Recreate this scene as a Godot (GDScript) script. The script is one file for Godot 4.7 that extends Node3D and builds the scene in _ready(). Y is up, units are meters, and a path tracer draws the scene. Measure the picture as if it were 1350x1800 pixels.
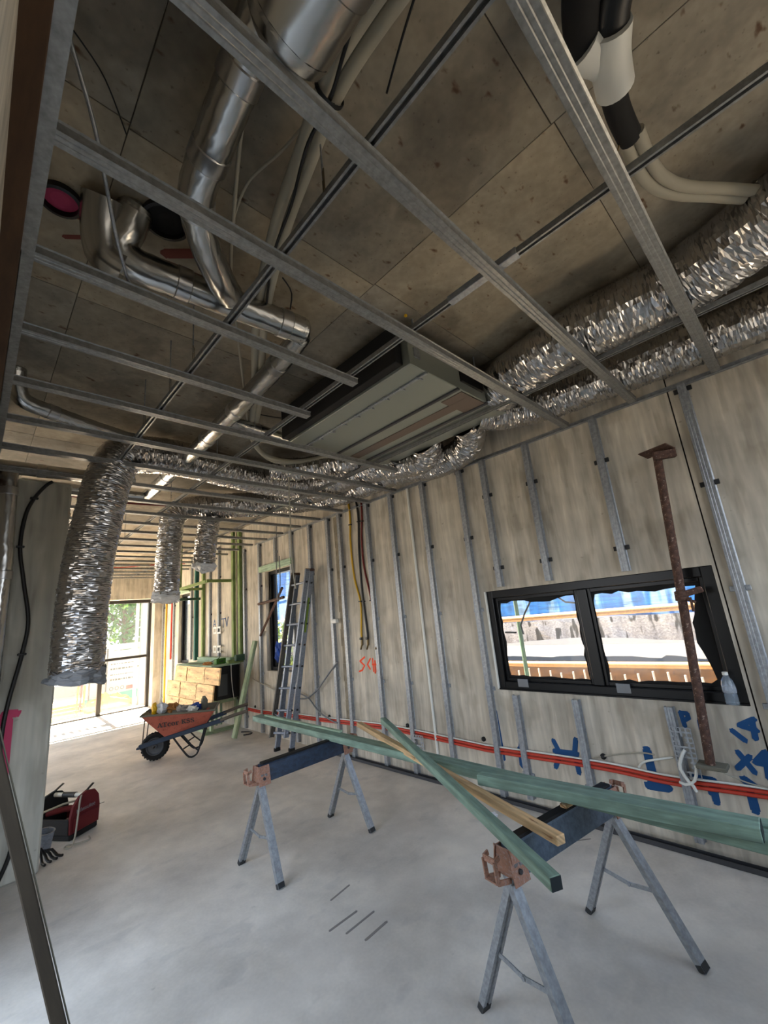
extends Node3D

const GRID := 2.683      # underside of the ceiling battens
const SLAB := 3.05       # underside of the concrete slab
const WALL := 3.1        # inner face of the right-hand wall
const FAR := -10.6       # inner face of the far wall

var M := {}
var taken := {}
var cam: Camera3D

# ------------------------------------------------------------------ mesh helper
class MB extends RefCounted:
	var v := PackedVector3Array()
	var n := PackedVector3Array()
	var uv := PackedVector2Array()
	var xf := Transform3D.IDENTITY

	func tri(a: Vector3, b: Vector3, c: Vector3) -> void:
		a = xf * a; b = xf * b; c = xf * c
		var m := (b - a).cross(c - a).normalized()
		v.append(a); v.append(c); v.append(b)
		for p in [a, c, b]:
			n.append(m)
			uv.append(flat(p, m))

	func flat(p: Vector3, m: Vector3) -> Vector2:
		var q := m.abs()
		if q.x >= q.y and q.x >= q.z:
			return Vector2(p.z, -p.y)
		if q.y >= q.z:
			return Vector2(p.x, p.z)
		return Vector2(p.x, -p.y)

	func raw(a: Vector3, b: Vector3, c: Vector3, na: Vector3, nb: Vector3, nc: Vector3, ua: Vector2, ub: Vector2, uc: Vector2) -> void:
		v.append(xf * a); v.append(xf * c); v.append(xf * b)
		n.append(xf.basis * na); n.append(xf.basis * nc); n.append(xf.basis * nb)
		uv.append(ua); uv.append(uc); uv.append(ub)

	func quad(a: Vector3, b: Vector3, c: Vector3, d: Vector3) -> void:
		tri(a, b, c); tri(a, c, d)

	func out(pts: Array, from: Vector3) -> void:      # a flat convex polygon turned away from a point
		var m: Vector3 = (pts[1] - pts[0]).cross(pts[2] - pts[0])
		if m.dot(pts[0] - from) < 0:
			pts.reverse()
		for k in range(1, pts.size() - 1):
			tri(pts[0], pts[k], pts[k + 1])

	func slab(t: Transform3D, s: Vector3, bev := 0.0) -> void:     # a box with chamfered edges
		var h := s * 0.5
		var c := t.origin
		var e: float = minf(bev, minf(h.x, minf(h.y, h.z)) * 0.8)
		var f := func(x: float, y: float, z: float) -> Vector3: return t * Vector3(x, y, z)
		var i := Vector3(h.x - e, h.y - e, h.z - e)
		for g in [-1, 1]:
			out([f.call(g * h.x, -i.y, -i.z), f.call(g * h.x, i.y, -i.z), f.call(g * h.x, i.y, i.z), f.call(g * h.x, -i.y, i.z)], c)
			out([f.call(-i.x, g * h.y, -i.z), f.call(i.x, g * h.y, -i.z), f.call(i.x, g * h.y, i.z), f.call(-i.x, g * h.y, i.z)], c)
			out([f.call(-i.x, -i.y, g * h.z), f.call(i.x, -i.y, g * h.z), f.call(i.x, i.y, g * h.z), f.call(-i.x, i.y, g * h.z)], c)
		if e <= 0.0:
			return
		for g in [-1, 1]:
			for k in [-1, 1]:
				out([f.call(g * h.x, k * i.y, -i.z), f.call(g * h.x, k * i.y, i.z), f.call(g * i.x, k * h.y, i.z), f.call(g * i.x, k * h.y, -i.z)], c)
				out([f.call(g * h.x, -i.y, k * i.z), f.call(g * h.x, i.y, k * i.z), f.call(g * i.x, i.y, k * h.z), f.call(g * i.x, -i.y, k * h.z)], c)
				out([f.call(-i.x, g * h.y, k * i.z), f.call(i.x, g * h.y, k * i.z), f.call(i.x, g * i.y, k * h.z), f.call(-i.x, g * i.y, k * h.z)], c)
				for j in [-1, 1]:
					out([f.call(g * h.x, k * i.y, j * i.z), f.call(g * i.x, k * h.y, j * i.z), f.call(g * i.x, k * i.y, j * h.z)], c)

	func box(c: Vector3, s: Vector3, bev := 0.0) -> void:
		slab(Transform3D(Basis.IDENTITY, c), s, bev)

	func span(a: Vector3, b: Vector3, bev := 0.0) -> void:         # a box between two corners
		box((a + b) * 0.5, (b - a).abs(), bev)

	func bar(p0: Vector3, p1: Vector3, w: float, h: float, up := Vector3.UP, bev := 0.003) -> void:
		var d := (p1 - p0).normalized()
		var s := d.cross(up).normalized()
		var keep := uv.size()
		slab(Transform3D(Basis(d, s.cross(d), s), (p0 + p1) * 0.5), Vector3((p1 - p0).length(), h, w), bev)
		for k in range(keep, uv.size()):                            # the grain runs along the bar
			var q := v[k] - xf * p0
			var dd := (xf.basis * d).normalized()
			var r := q - dd * q.dot(dd)
			uv[k] = Vector2(q.dot(dd), r.x + r.y * 1.3 + r.z * 0.7 + p0.x * 3.1)

	func tube(pts: Array, r: Variant, sides := 10, caps := true) -> void:
		var fr := frames(pts)
		var along := 0.0
		for k in range(pts.size() - 1):
			var len_: float = (pts[k + 1] - pts[k]).length()
			var r0: float = r[k] if r is Array else r
			var r1: float = r[k + 1] if r is Array else r
			for j in sides:
				var a0 := TAU * j / sides
				var a1 := TAU * (j + 1) / sides
				var n0: Vector3 = fr[k][0] * cos(a0) + fr[k][1] * sin(a0)
				var n1: Vector3 = fr[k][0] * cos(a1) + fr[k][1] * sin(a1)
				var m0: Vector3 = fr[k + 1][0] * cos(a0) + fr[k + 1][1] * sin(a0)
				var m1: Vector3 = fr[k + 1][0] * cos(a1) + fr[k + 1][1] * sin(a1)
				var a: Vector3 = pts[k] + n0 * r0
				var b: Vector3 = pts[k] + n1 * r0
				var c: Vector3 = pts[k + 1] + m1 * r1
				var d: Vector3 = pts[k + 1] + m0 * r1
				var u0 := Vector2(along, a0 * r0); var u1 := Vector2(along, a1 * r0)
				var u2 := Vector2(along + len_, a1 * r0); var u3 := Vector2(along + len_, a0 * r0)
				raw(a, b, c, n0, n1, m1, u0, u1, u2)
				raw(a, c, d, n0, m1, m0, u0, u2, u3)
			along += len_
		if caps:
			for e in [0, pts.size() - 1]:
				var rr: float = r[e] if r is Array else r
				var ring := []
				for j in sides:
					ring.append(pts[e] + (fr[e][0] * cos(TAU * j / sides) + fr[e][1] * sin(TAU * j / sides)) * rr)
				out(ring, pts[1] if e == 0 else pts[pts.size() - 2])

	static func frames(pts: Array) -> Array:
		var res := []
		var t: Vector3 = (pts[1] - pts[0]).normalized()
		var a := Vector3.UP if absf(t.y) < 0.9 else Vector3.RIGHT
		var nn := (a - t * a.dot(t)).normalized()
		for k in pts.size():
			var tt: Vector3
			if k == 0:
				tt = t
			elif k == pts.size() - 1:
				tt = (pts[k] - pts[k - 1]).normalized()
			else:
				tt = (pts[k + 1] - pts[k - 1]).normalized()
			nn = (nn - tt * nn.dot(tt)).normalized()
			res.append([nn, tt.cross(nn), tt])
		return res

	func extrude(prof: PackedVector2Array, p0: Vector3, p1: Vector3, up: Vector3) -> void:
		var d := (p1 - p0).normalized()
		var s := d.cross(up).normalized()
		var w := s.cross(d)
		var len_ := (p1 - p0).length()
		if Geometry2D.is_polygon_clockwise(prof):
			prof.reverse()
		var round_ := 0.0
		for k in prof.size():
			var a := prof[k]
			var b := prof[(k + 1) % prof.size()]
			var m := (s * (b - a).y * 1.0 - w * (b - a).x).normalized()
			var l := (b - a).length()
			var a0 := p0 + s * a.x + w * a.y; var b0 := p0 + s * b.x + w * b.y
			var a1 := p1 + s * a.x + w * a.y; var b1 := p1 + s * b.x + w * b.y
			var u := [Vector2(0, round_), Vector2(0, round_ + l), Vector2(len_, round_ + l), Vector2(len_, round_)]
			round_ += l
			if (b0 - a0).cross(b1 - a0).dot(m) > 0:
				raw(a0, b0, b1, m, m, m, u[0], u[1], u[2]); raw(a0, b1, a1, m, m, m, u[0], u[2], u[3])
			else:
				raw(a0, b1, b0, m, m, m, u[0], u[2], u[1]); raw(a0, a1, b1, m, m, m, u[0], u[3], u[2])
		var ix := Geometry2D.triangulate_polygon(prof)
		for k in range(0, ix.size(), 3):
			for e in [[p0, p1], [p1, p0]]:
				out([e[0] + s * prof[ix[k]].x + w * prof[ix[k]].y, e[0] + s * prof[ix[k + 1]].x + w * prof[ix[k + 1]].y, e[0] + s * prof[ix[k + 2]].x + w * prof[ix[k + 2]].y], e[1])

	func lathe(prof: Array, o: Vector3, axis: Vector3, sides := 24) -> void:    # profile of (radius, height)
		var b: Array = MB.frames([o, o + axis])[0]
		for k in range(prof.size() - 1):
			var p: Vector2 = prof[k]
			var q: Vector2 = prof[k + 1]
			var sl := Vector2((q - p).y, -(q - p).x).normalized()
			for j in sides:
				var c: Array = []
				for a in [TAU * j / sides, TAU * (j + 1) / sides]:
					c.append(b[0] * cos(a) + b[1] * sin(a))
				var ax: Vector3 = b[2]
				var n0: Vector3 = c[0] * sl.x + ax * sl.y
				var n1: Vector3 = c[1] * sl.x + ax * sl.y
				var w := [o + c[0] * p.x + ax * p.y, o + c[1] * p.x + ax * p.y, o + c[1] * q.x + ax * q.y, o + c[0] * q.x + ax * q.y]
				var u := Vector2(0.1 * j, p.y); var u2 := Vector2(0.1 * j + 0.1, q.y)
				raw(w[0], w[1], w[2], n0, n1, n1, u, u, u2)
				raw(w[0], w[2], w[3], n0, n1, n0, u, u2, u2)

	func sheet(o: Vector3, ux: Vector3, uy: Vector3, thick: float, xs: Array, ys: Array, holes: Array) -> void:
		# a plate over the cells of a grid, those in a hole left out: front at o, back at o + thick along the normal ux x uy
		var nn := ux.cross(uy).normalized() * thick
		var gone := func(i: int, j: int) -> bool:
			if i < 0 or j < 0 or i >= xs.size() - 1 or j >= ys.size() - 1:
				return true
			var c := Vector2((xs[i] + xs[i + 1]) * 0.5, (ys[j] + ys[j + 1]) * 0.5)
			for h in holes:
				if h.has_point(c):
					return true
			return false
		var at := func(x: float, y: float, k: float) -> Vector3: return o + ux * x + uy * y + nn * k
		for i in xs.size() - 1:
			for j in ys.size() - 1:
				if gone.call(i, j):
					continue
				var x0: float = xs[i]; var x1: float = xs[i + 1]; var y0: float = ys[j]; var y1: float = ys[j + 1]
				var c: Vector3 = at.call((x0 + x1) / 2, (y0 + y1) / 2, 0.5)
				out([at.call(x0, y0, 0), at.call(x1, y0, 0), at.call(x1, y1, 0), at.call(x0, y1, 0)], c)
				out([at.call(x0, y0, 1), at.call(x1, y0, 1), at.call(x1, y1, 1), at.call(x0, y1, 1)], c)
				if gone.call(i - 1, j):
					out([at.call(x0, y0, 0), at.call(x0, y1, 0), at.call(x0, y1, 1), at.call(x0, y0, 1)], c)
				if gone.call(i + 1, j):
					out([at.call(x1, y0, 0), at.call(x1, y1, 0), at.call(x1, y1, 1), at.call(x1, y0, 1)], c)
				if gone.call(i, j - 1):
					out([at.call(x0, y0, 0), at.call(x1, y0, 0), at.call(x1, y0, 1), at.call(x0, y0, 1)], c)
				if gone.call(i, j + 1):
					out([at.call(x0, y1, 0), at.call(x1, y1, 0), at.call(x1, y1, 1), at.call(x0, y1, 1)], c)

	var coat := 0.0

	func stroke(pts: Array, w: float, to: Callable, lift := 0.0015) -> void:   # a painted stroke: pts in 2-D, to() lifts them onto the surface
		for k in range(pts.size() - 1):
			var d: Vector2 = (pts[k + 1] - pts[k]).normalized().orthogonal() * w * 0.5
			var q := [pts[k] + d, pts[k + 1] + d, pts[k + 1] - d, pts[k] - d]
			patch(q, to, lift)
		for p in pts:
			var q := []
			for j in 10:
				q.append(p + Vector2.from_angle(TAU * j / 10) * w * (0.46 + 0.09 * sin(j * 2.7 + p.x * 40)))
			patch(q, to, lift)

	func patch(q: Array, to: Callable, lift: float) -> void:
		coat += 0.00022
		lift += coat
		var a := []
		for p in q:
			a.append(to.call(p, lift))
		out(a, to.call(q[0], -1.0))
		for k in q.size():
			var b: Vector2 = q[(k + 1) % q.size()]
			out([to.call(q[k], lift), to.call(b, lift), to.call(b, 0.0), to.call(q[k], 0.0)], to.call((q[0] + q[2]) / 2, 0.0))

	func blob(c: Vector3, r: Vector3, rough: float, seed_: int, seg := 12) -> void:
		var no := FastNoiseLite.new()
		no.seed = seed_; no.frequency = 1.9
		var at := func(i: int, j: int) -> Vector3:
			var a := TAU * (i % seg) / seg
			var b := PI * j / (seg / 2) - PI / 2
			var d := Vector3(cos(a) * cos(b), sin(b), sin(a) * cos(b))
			return c + d * r * (1.0 + rough * no.get_noise_3d(d.x * 1.6, d.y * 1.6, d.z * 1.6))
		for i in seg:
			for j in seg / 2:
				tri(at.call(i, j), at.call(i, j + 1), at.call(i + 1, j + 1))
				tri(at.call(i, j), at.call(i + 1, j + 1), at.call(i + 1, j))

	func done(off: Vector3) -> ArrayMesh:
		var vv := v.duplicate()
		for k in vv.size():
			vv[k] -= off
		var arr := []
		arr.resize(Mesh.ARRAY_MAX)
		arr[Mesh.ARRAY_VERTEX] = vv
		arr[Mesh.ARRAY_NORMAL] = n
		arr[Mesh.ARRAY_TEX_UV] = uv
		var m := ArrayMesh.new()
		m.add_surface_from_arrays(Mesh.PRIMITIVE_TRIANGLES, arr)
		return m


# ------------------------------------------------------------------ scene helpers
func numbered(called: String, under: Node) -> String:
	var key := str(under.get_instance_id()) + "/" + called
	var k: int = taken.get(key, 0)
	taken[key] = k + 1
	return called if k == 0 else "%s_%03d" % [called, k]

func top(o: Node) -> Vector3:                       # where the top-level ancestor stands
	var p := Vector3.ZERO
	while o != self and o != null:
		p += (o as Node3D).position
		o = o.get_parent()
	return p

func tag(o: Node, label: String, category: String, group := "", kind := "") -> Node:
	if label: o.set_meta("label", label)
	if category: o.set_meta("category", category)
	if group: o.set_meta("group", group)
	if kind: o.set_meta("kind", kind)
	return o

func thing(called: String, label: String, category: String, at: Vector3, group := "") -> Node3D:
	var o := Node3D.new()
	o.name = numbered(called, self)
	o.position = at
	add_child(o, true)
	tag(o, label, category, group)
	return o

func setting(called: String, at := Vector3.ZERO) -> Node3D:
	var o := Node3D.new()
	o.name = called
	o.position = at
	add_child(o, true)
	o.set_meta("kind", "structure")
	o.set_meta("label", called.replace("_", " ") + SETTING_LOOK.get(called, ""))
	return o

const SETTING_LOOK := {
	"wall_right": " of bare precast concrete panels behind the metal studs", "wall_far": " of concrete round the open glazed door", "wall_left": " of bare concrete under the brown timber plate",
	"wall_back": " of bare concrete behind the viewer", "wall_partition": " stub of smooth concrete with a pink arrow", "ceiling": " slab of bare concrete with formwork sheet marks",
	"floor": " slab of dusty pale grey concrete", "window_1": ", wide black framed pair of panes with torn film", "window_2": ", narrow black framed window behind the ladder",
	"window_3": ", narrow dark window beyond the green timber frame", "door_1": ", open glazed far door with dark frame", "wall_side": " closing the far part of the room on the left",
	"trim_1": ", pale metal angle along the top of the right wall", "trim_2": ", pale metal angle along the top of the left wall", "trim_3": ", brown timber plate at the top of the left wall",
}

func part(mb: MB, called: String, mat: Material, parent: Node, label := "") -> MeshInstance3D:
	var o := MeshInstance3D.new()
	o.name = numbered(called, parent)
	o.mesh = mb.done(top(parent))
	o.mesh.surface_set_material(0, mat)
	parent.add_child(o, true)
	if label: o.set_meta("label", label)
	return o

func solo(mb: MB, called: String, mat: Material, label: String, category: String, group := "", kind := "") -> MeshInstance3D:
	var lo := mb.v[0]
	var hi := mb.v[0]
	for p in mb.v:
		lo = lo.min(p); hi = hi.max(p)
	var base := Vector3((lo.x + hi.x) / 2, lo.y, (lo.z + hi.z) / 2)
	var o := MeshInstance3D.new()
	o.name = numbered(called, self)
	o.position = base
	o.mesh = mb.done(base)
	o.mesh.surface_set_material(0, mat)
	add_child(o, true)
	tag(o, label, category, group, kind)
	return o

func shell(mb: MB, called: String, mat: Material) -> MeshInstance3D:
	var o := solo(mb, called, mat, called.replace("_", " ") + SETTING_LOOK.get(called, ""), "", "", "structure")
	return o

func V(x: float, y: float, z: float) -> Vector3:
	return Vector3(x, y, z)

func smooth(pts: Array, step: float) -> Array:       # Catmull-Rom through the points, evenly spaced
	var fine := []
	for k in pts.size() - 1:
		var a: Vector3 = pts[maxi(k - 1, 0)]
		var b: Vector3 = pts[k]
		var c: Vector3 = pts[k + 1]
		var d: Vector3 = pts[mini(k + 2, pts.size() - 1)]
		for j in 24:
			fine.append(b.cubic_interpolate(c, a, d, j / 24.0))
	fine.append(pts[-1])
	var res := [fine[0]]
	var left := step
	for k in fine.size() - 1:
		var p: Vector3 = fine[k]
		var q: Vector3 = fine[k + 1]
		while (q - p).length() >= left:
			p = p.move_toward(q, left)
			res.append(p)
			left = step
		left -= (q - p).length()
	if (res[-1] - fine[-1]).length() > step * 0.4:
		res.append(fine[-1])
	return res

# ------------------------------------------------------------------ textures and materials
func grain(w: int, h: int, base: Color, specs: Array, seed_: int) -> ImageTexture:
	# specs: [frequency, amount, stretch x, stretch y, stain colour or null]
	var layers := []
	for k in specs.size():
		var s: Array = specs[k]
		var no := FastNoiseLite.new()
		no.noise_type = FastNoiseLite.TYPE_SIMPLEX_SMOOTH
		no.seed = seed_ + k * 17
		no.frequency = s[0]
		no.fractal_octaves = 4
		var im := no.get_seamless_image(maxi(16, w / int(s[2])), maxi(16, h / int(s[3])))
		im.convert(Image.FORMAT_L8)
		im.resize(w, h, Image.INTERPOLATE_CUBIC)
		layers.append(im.get_data())
	var data := PackedByteArray()
	data.resize(w * h * 3)
	var n := layers.size()
	for i in w * h:
		var f := 1.0
		var r := base.r; var g := base.g; var b := base.b
		for k in n:
			var x: float = layers[k][i] / 255.0
			if specs[k].size() > 4:
				var t: float = clampf((x - specs[k][5]) / 0.12, 0.0, 1.0) * specs[k][1]
				var c: Color = specs[k][4]
				r += (c.r - r) * t; g += (c.g - g) * t; b += (c.b - b) * t
			else:
				f += (x - 0.5) * specs[k][1]
		data[i * 3] = clampi(int(r * f * 255), 0, 255)
		data[i * 3 + 1] = clampi(int(g * f * 255), 0, 255)
		data[i * 3 + 2] = clampi(int(b * f * 255), 0, 255)
	return ImageTexture.create_from_image(Image.create_from_data(w, h, false, Image.FORMAT_RGB8, data))

func mat(called: String, c: Color, rough: float, metal := 0.0, tex: Texture2D = null, sx := 1.0, sy := 1.0, bump := 0.0) -> StandardMaterial3D:
	var m := StandardMaterial3D.new()
	m.resource_name = called
	m.albedo_color = c
	m.roughness = rough
	m.metallic = metal
	if tex:
		m.albedo_texture = tex
		m.uv1_scale = Vector3(sx, sy, 1)
		if bump > 0:
			m.heightmap_enabled = true
			m.heightmap_texture = tex
			m.heightmap_scale = bump
	M[called] = m
	return m

func make_materials() -> void:
	var W := Color(1, 1, 1)
	var wall := grain(1024, 1024, Color(0.735, 0.705, 0.645), [[0.05, 0.22, 1, 24], [0.006, 0.18, 1, 1], [0.12, 0.12, 1, 12], [0.04, 0.28, 1, 10, Color(0.54, 0.50, 0.44), 0.62], [0.07, 0.32, 1, 16, Color(0.84, 0.815, 0.76), 0.66], [0.015, 0.25, 1, 2, Color(0.58, 0.54, 0.47), 0.62], [0.05, 0.5, 1, 1, Color(0.42, 0.385, 0.34), 0.86]], 11)
	mat("wall", W, 0.85, 0, wall, 1 / 4.7, 1 / 3.1)
	mat("wall_smooth", Color(0.92, 0.95, 0.97), 0.8, 0, wall, 1 / 7.0, 1 / 5.0)
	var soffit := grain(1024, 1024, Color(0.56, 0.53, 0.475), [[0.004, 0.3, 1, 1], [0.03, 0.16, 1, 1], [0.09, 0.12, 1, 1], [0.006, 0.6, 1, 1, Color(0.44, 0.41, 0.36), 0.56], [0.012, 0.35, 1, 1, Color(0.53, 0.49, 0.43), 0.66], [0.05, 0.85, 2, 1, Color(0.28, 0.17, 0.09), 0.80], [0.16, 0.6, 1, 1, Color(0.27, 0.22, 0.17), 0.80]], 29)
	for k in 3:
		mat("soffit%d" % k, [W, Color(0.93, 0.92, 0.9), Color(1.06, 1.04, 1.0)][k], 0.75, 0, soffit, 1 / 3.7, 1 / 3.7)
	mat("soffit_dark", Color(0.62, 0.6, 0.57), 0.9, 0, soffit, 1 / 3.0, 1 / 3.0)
	var dust := grain(1024, 1024, Color(0.79, 0.765, 0.725), [[0.005, 0.22, 1, 1], [0.03, 0.07, 1, 1], [0.2, 0.05, 1, 1], [0.009, 0.4, 1, 2, Color(0.82, 0.79, 0.74), 0.52], [0.02, 0.25, 2, 1, Color(0.66, 0.65, 0.63), 0.7], [0.05, 0.4, 1, 1, Color(0.48, 0.46, 0.44), 0.87]], 47)
	mat("floor", W, 0.62, 0, dust, 1 / 4.3, 1 / 4.3)
	var zinc := grain(256, 256, Color(0.80, 0.81, 0.82), [[0.05, 0.22, 1, 1], [0.15, 0.12, 1, 1]], 5)
	mat("zinc", Color(0.74, 0.75, 0.76), 0.4, 0.5, zinc, 2.0, 2.0)
	mat("batten_zinc", Color(0.69, 0.685, 0.67), 0.38, 0.55, zinc, 2.0, 2.0)
	mat("zinc_worn", Color(0.78, 0.79, 0.8), 0.5, 0.75, zinc, 3.0, 3.0)
	mat("casing", Color(0.56, 0.58, 0.545), 0.38, 0.35)
	mat("foil", Color(0.74, 0.73, 0.72), 0.24, 1.0)
	mat("foil_smooth", Color(0.74, 0.74, 0.73), 0.25, 1.0)
	mat("foil_tape", Color(0.72, 0.72, 0.72), 0.28, 1.0)
	var green := grain(512, 256, Color(0.46, 0.555, 0.495), [[0.03, 0.28, 8, 1], [0.1, 0.12, 4, 1], [0.01, 0.2, 1, 1]], 61)
	mat("green_timber", W, 0.7, 0, green, 1.0, 3.0, 0.1)
	mat("green_far", Color(1.25, 1.15, 1.02), 0.7, 0, green, 1.0, 3.0)
	mat("green_pale", Color(1.3, 1.25, 1.2), 0.7, 0, green, 1.0, 3.0)
	mat("green_olive", Color(1.02, 0.98, 0.66), 0.75, 0, green, 1.0, 3.0)
	mat("green_teal", Color(0.30, 0.64, 0.66), 0.75, 0, green, 1.0, 3.0)
	mat("green_dark", Color(0.4, 0.52, 0.45), 0.75, 0, green, 1.0, 3.0)
	mat("cut_end", Color(0.10, 0.14, 0.15), 0.8)
	var pine := grain(512, 256, Color(0.78, 0.65, 0.48), [[0.03, 0.35, 10, 1], [0.08, 0.12, 4, 1], [0.03, 0.8, 3, 1, Color(0.50, 0.32, 0.18), 0.78]], 71)
	mat("pine", W, 0.65, 0, pine, 1.0, 3.0)
	mat("pine_sheet", Color(1.22, 1.2, 1.14), 0.65, 0, pine, 0.9, 1.2)
	mat("plate_timber", Color(0.38, 0.28, 0.20), 0.85, 0, dust, 0.6, 3.0)
	mat("knot", Color(0.58, 0.45, 0.32), 0.8)
	mat("grey_timber", Color(0.30, 0.28, 0.245), 0.85, 0, dust, 0.6, 3.0)
	var rust := grain(256, 256, Color(0.32, 0.23, 0.19), [[0.03, 0.5, 1, 1], [0.12, 0.25, 1, 1], [0.04, 0.7, 1, 1, Color(0.62, 0.55, 0.5), 0.72]], 83)
	mat("rust", W, 0.85, 0.1, rust, 4.0, 4.0)
	mat("primer", W, 0.7, 0.0, grain(256, 256, Color(0.60, 0.44, 0.36), [[0.03, 0.2, 1, 1], [0.05, 0.6, 1, 1, Color(0.62, 0.55, 0.53), 0.6], [0.06, 0.7, 1, 1, Color(0.30, 0.17, 0.10), 0.78]], 87), 6.0, 6.0)
	mat("saw_steel", Color(0.55, 0.63, 0.72), 0.32, 0.75, zinc, 2.0, 2.0)
	mat("black", Color(0.025, 0.025, 0.03), 0.45)
	mat("black_matt", Color(0.03, 0.03, 0.034), 0.85)
	mat("frame_black", Color(0.03, 0.032, 0.04), 0.32, 0.3)
	mat("frame_grey", Color(0.16, 0.15, 0.14), 0.45, 0.3)
	mat("white_plastic", Color(0.86, 0.86, 0.83), 0.45)
	mat("white_lagging", Color(0.62, 0.60, 0.54), 0.8)
	mat("grey_plastic", Color(0.45, 0.46, 0.47), 0.5)
	mat("dark_grey", Color(0.14, 0.145, 0.15), 0.6)
	mat("conduit_red", Color(0.74, 0.22, 0.14), 0.55)
	mat("pipe_red", Color(0.42, 0.08, 0.05), 0.45)
	mat("pipe_yellow", Color(0.80, 0.62, 0.06), 0.45)
	mat("pipe_grey", Color(0.16, 0.15, 0.14), 0.5)
	mat("brass", Color(0.45, 0.38, 0.25), 0.4, 0.8)
	mat("paint_blue", Color(0.02, 0.27, 0.47), 0.8)
	mat("paint_orange", Color(0.95, 0.30, 0.12), 0.8)
	mat("paint_pink", Color(0.72, 0.24, 0.38), 0.8)
	mat("paint_red", Color(0.45, 0.22, 0.18), 0.85)
	mat("saw_blue", Color(0.10, 0.17, 0.27), 0.4, 0.2, rust, 4.0, 4.0)
	M.saw_blue.albedo_texture = grain(256, 256, Color(0.14, 0.20, 0.28), [[0.03, 0.4, 2, 1], [0.12, 0.25, 1, 1], [0.05, 0.6, 1, 1, Color(0.10, 0.09, 0.09), 0.75]], 93)
	M.saw_blue.albedo_color = W
	mat("saw_top", Color(0.16, 0.13, 0.11), 0.8, 0.0, rust, 6.0, 6.0)
	mat("tray", Color(0.66, 0.35, 0.28), 0.6, 0.0, grain(256, 256, Color(1, 1, 1), [[0.02, 0.25, 1, 1], [0.1, 0.2, 1, 1], [0.03, 0.4, 1, 1, Color(0.6, 0.55, 0.5), 0.78]], 101), 2.0, 2.0)
	mat("mortar", Color(0.42, 0.41, 0.36), 0.95)
	mat("scuff", Color(0.52, 0.50, 0.48), 0.8)
	mat("barrow_blue", Color(0.13, 0.20, 0.28), 0.5, 0.1)
	mat("barrow_tube", Color(0.10, 0.11, 0.12), 0.5, 0.3)
	mat("rubber", Color(0.06, 0.057, 0.052), 0.9)
	mat("rim", Color(0.30, 0.32, 0.34), 0.6, 0.2)
	mat("handle", Color(0.36, 0.33, 0.29), 0.75)
	mat("bag_red", Color(0.36, 0.035, 0.06), 0.85)
	mat("bag_yellow", Color(0.90, 0.70, 0.03), 0.5)
	mat("bag_blue", Color(0.10, 0.25, 0.55), 0.5)
	mat("carton", Color(0.52, 0.42, 0.24), 0.85)
	mat("lime_box", Color(0.22, 0.44, 0.10), 0.6)
	mat("alloy", Color(0.66, 0.69, 0.74), 0.4, 0.35, zinc, 4.0, 2.0)
	mat("alloy_dirty", Color(0.44, 0.41, 0.37), 0.6, 0.1, rust, 3.0, 3.0)
	M.alloy_dirty.albedo_texture = zinc
	mat("oven", Color(0.03, 0.034, 0.04), 0.35)
	mat("oven_sheet", Color(0.27, 0.28, 0.28), 0.6)
	mat("grout", Color(0.74, 0.72, 0.68), 0.95, 0, wall, 1.3, 1.3)
	mat("steel_dark", Color(0.28, 0.28, 0.29), 0.5, 0.5)
	mat("concrete_out", Color(0.27, 0.29, 0.33), 0.85, 0, dust, 0.6, 0.6)
	mat("paving", Color(0.85, 0.84, 0.82), 0.85, 0, dust, 0.6, 0.6)
	mat("white_out", Color(0.60, 0.60, 0.59), 0.7)
	mat("scaffold", Color(0.55, 0.41, 0.22), 0.6, 0.0, grain(256, 256, Color(1, 1, 1), [[0.03, 0.2, 1, 1], [0.06, 0.8, 1, 1, Color(0.25, 0.2, 0.15), 0.72]], 111), 4.0, 4.0)
	mat("pale_out", Color(0.62, 0.60, 0.57), 0.8)
	mat("pink_out", Color(0.78, 0.58, 0.48), 0.85)
	mat("reed", Color(0.46, 0.38, 0.23), 0.8, 0, pine, 3.0, 1.0)
	mat("leaf", Color(0.16, 0.30, 0.10), 0.6)
	M.leaf.backlight_enabled = true
	M.leaf.backlight = Color(0.25, 0.4, 0.1)
	mat("leaf_light", Color(0.45, 0.55, 0.18), 0.6)
	mat("bark", Color(0.36, 0.28, 0.2), 0.9)
	mat("yard", Color(0.24, 0.24, 0.24), 0.95, 0, dust, 0.6, 0.6)
	mat("soil", Color(0.66, 0.46, 0.25), 0.95)
	mat("orange_out", Color(0.90, 0.42, 0.12), 0.7)
	mat("teal_out", Color(0.05, 0.50, 0.42), 0.7)
	mat("sign_red", Color(0.80, 0.09, 0.07), 0.6)
	mat("ink", Color(0.22, 0.22, 0.22), 0.7)
	var tarp := mat("tarp_blue", W, 0.55, 0, grain(512, 256, Color(0.16, 0.48, 0.82), [[0.04, 0.3, 1, 10], [0.1, 0.35, 6, 1], [0.025, 0.85, 1, 12, Color(0.66, 0.80, 0.93), 0.56], [0.08, 0.5, 8, 1, Color(0.10, 0.32, 0.62), 0.7]], 131), 0.33, 0.9)
	tarp.backlight_enabled = true
	tarp.backlight = Color(0.5, 0.5, 0.5)
	var net := mat("net_black", W, 0.7, 0, grain(512, 256, Color(0.66, 0.68, 0.72), [[0.03, 0.3, 1, 8], [0.12, 0.35, 1, 1], [0.03, 0.85, 1, 10, Color(0.12, 0.12, 0.12), 0.58], [0.2, 0.5, 1, 1, Color(0.15, 0.15, 0.15), 0.7]], 137), 0.45, 1.3)
	net.backlight_enabled = true
	net.backlight = Color(0.4, 0.4, 0.4)
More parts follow.
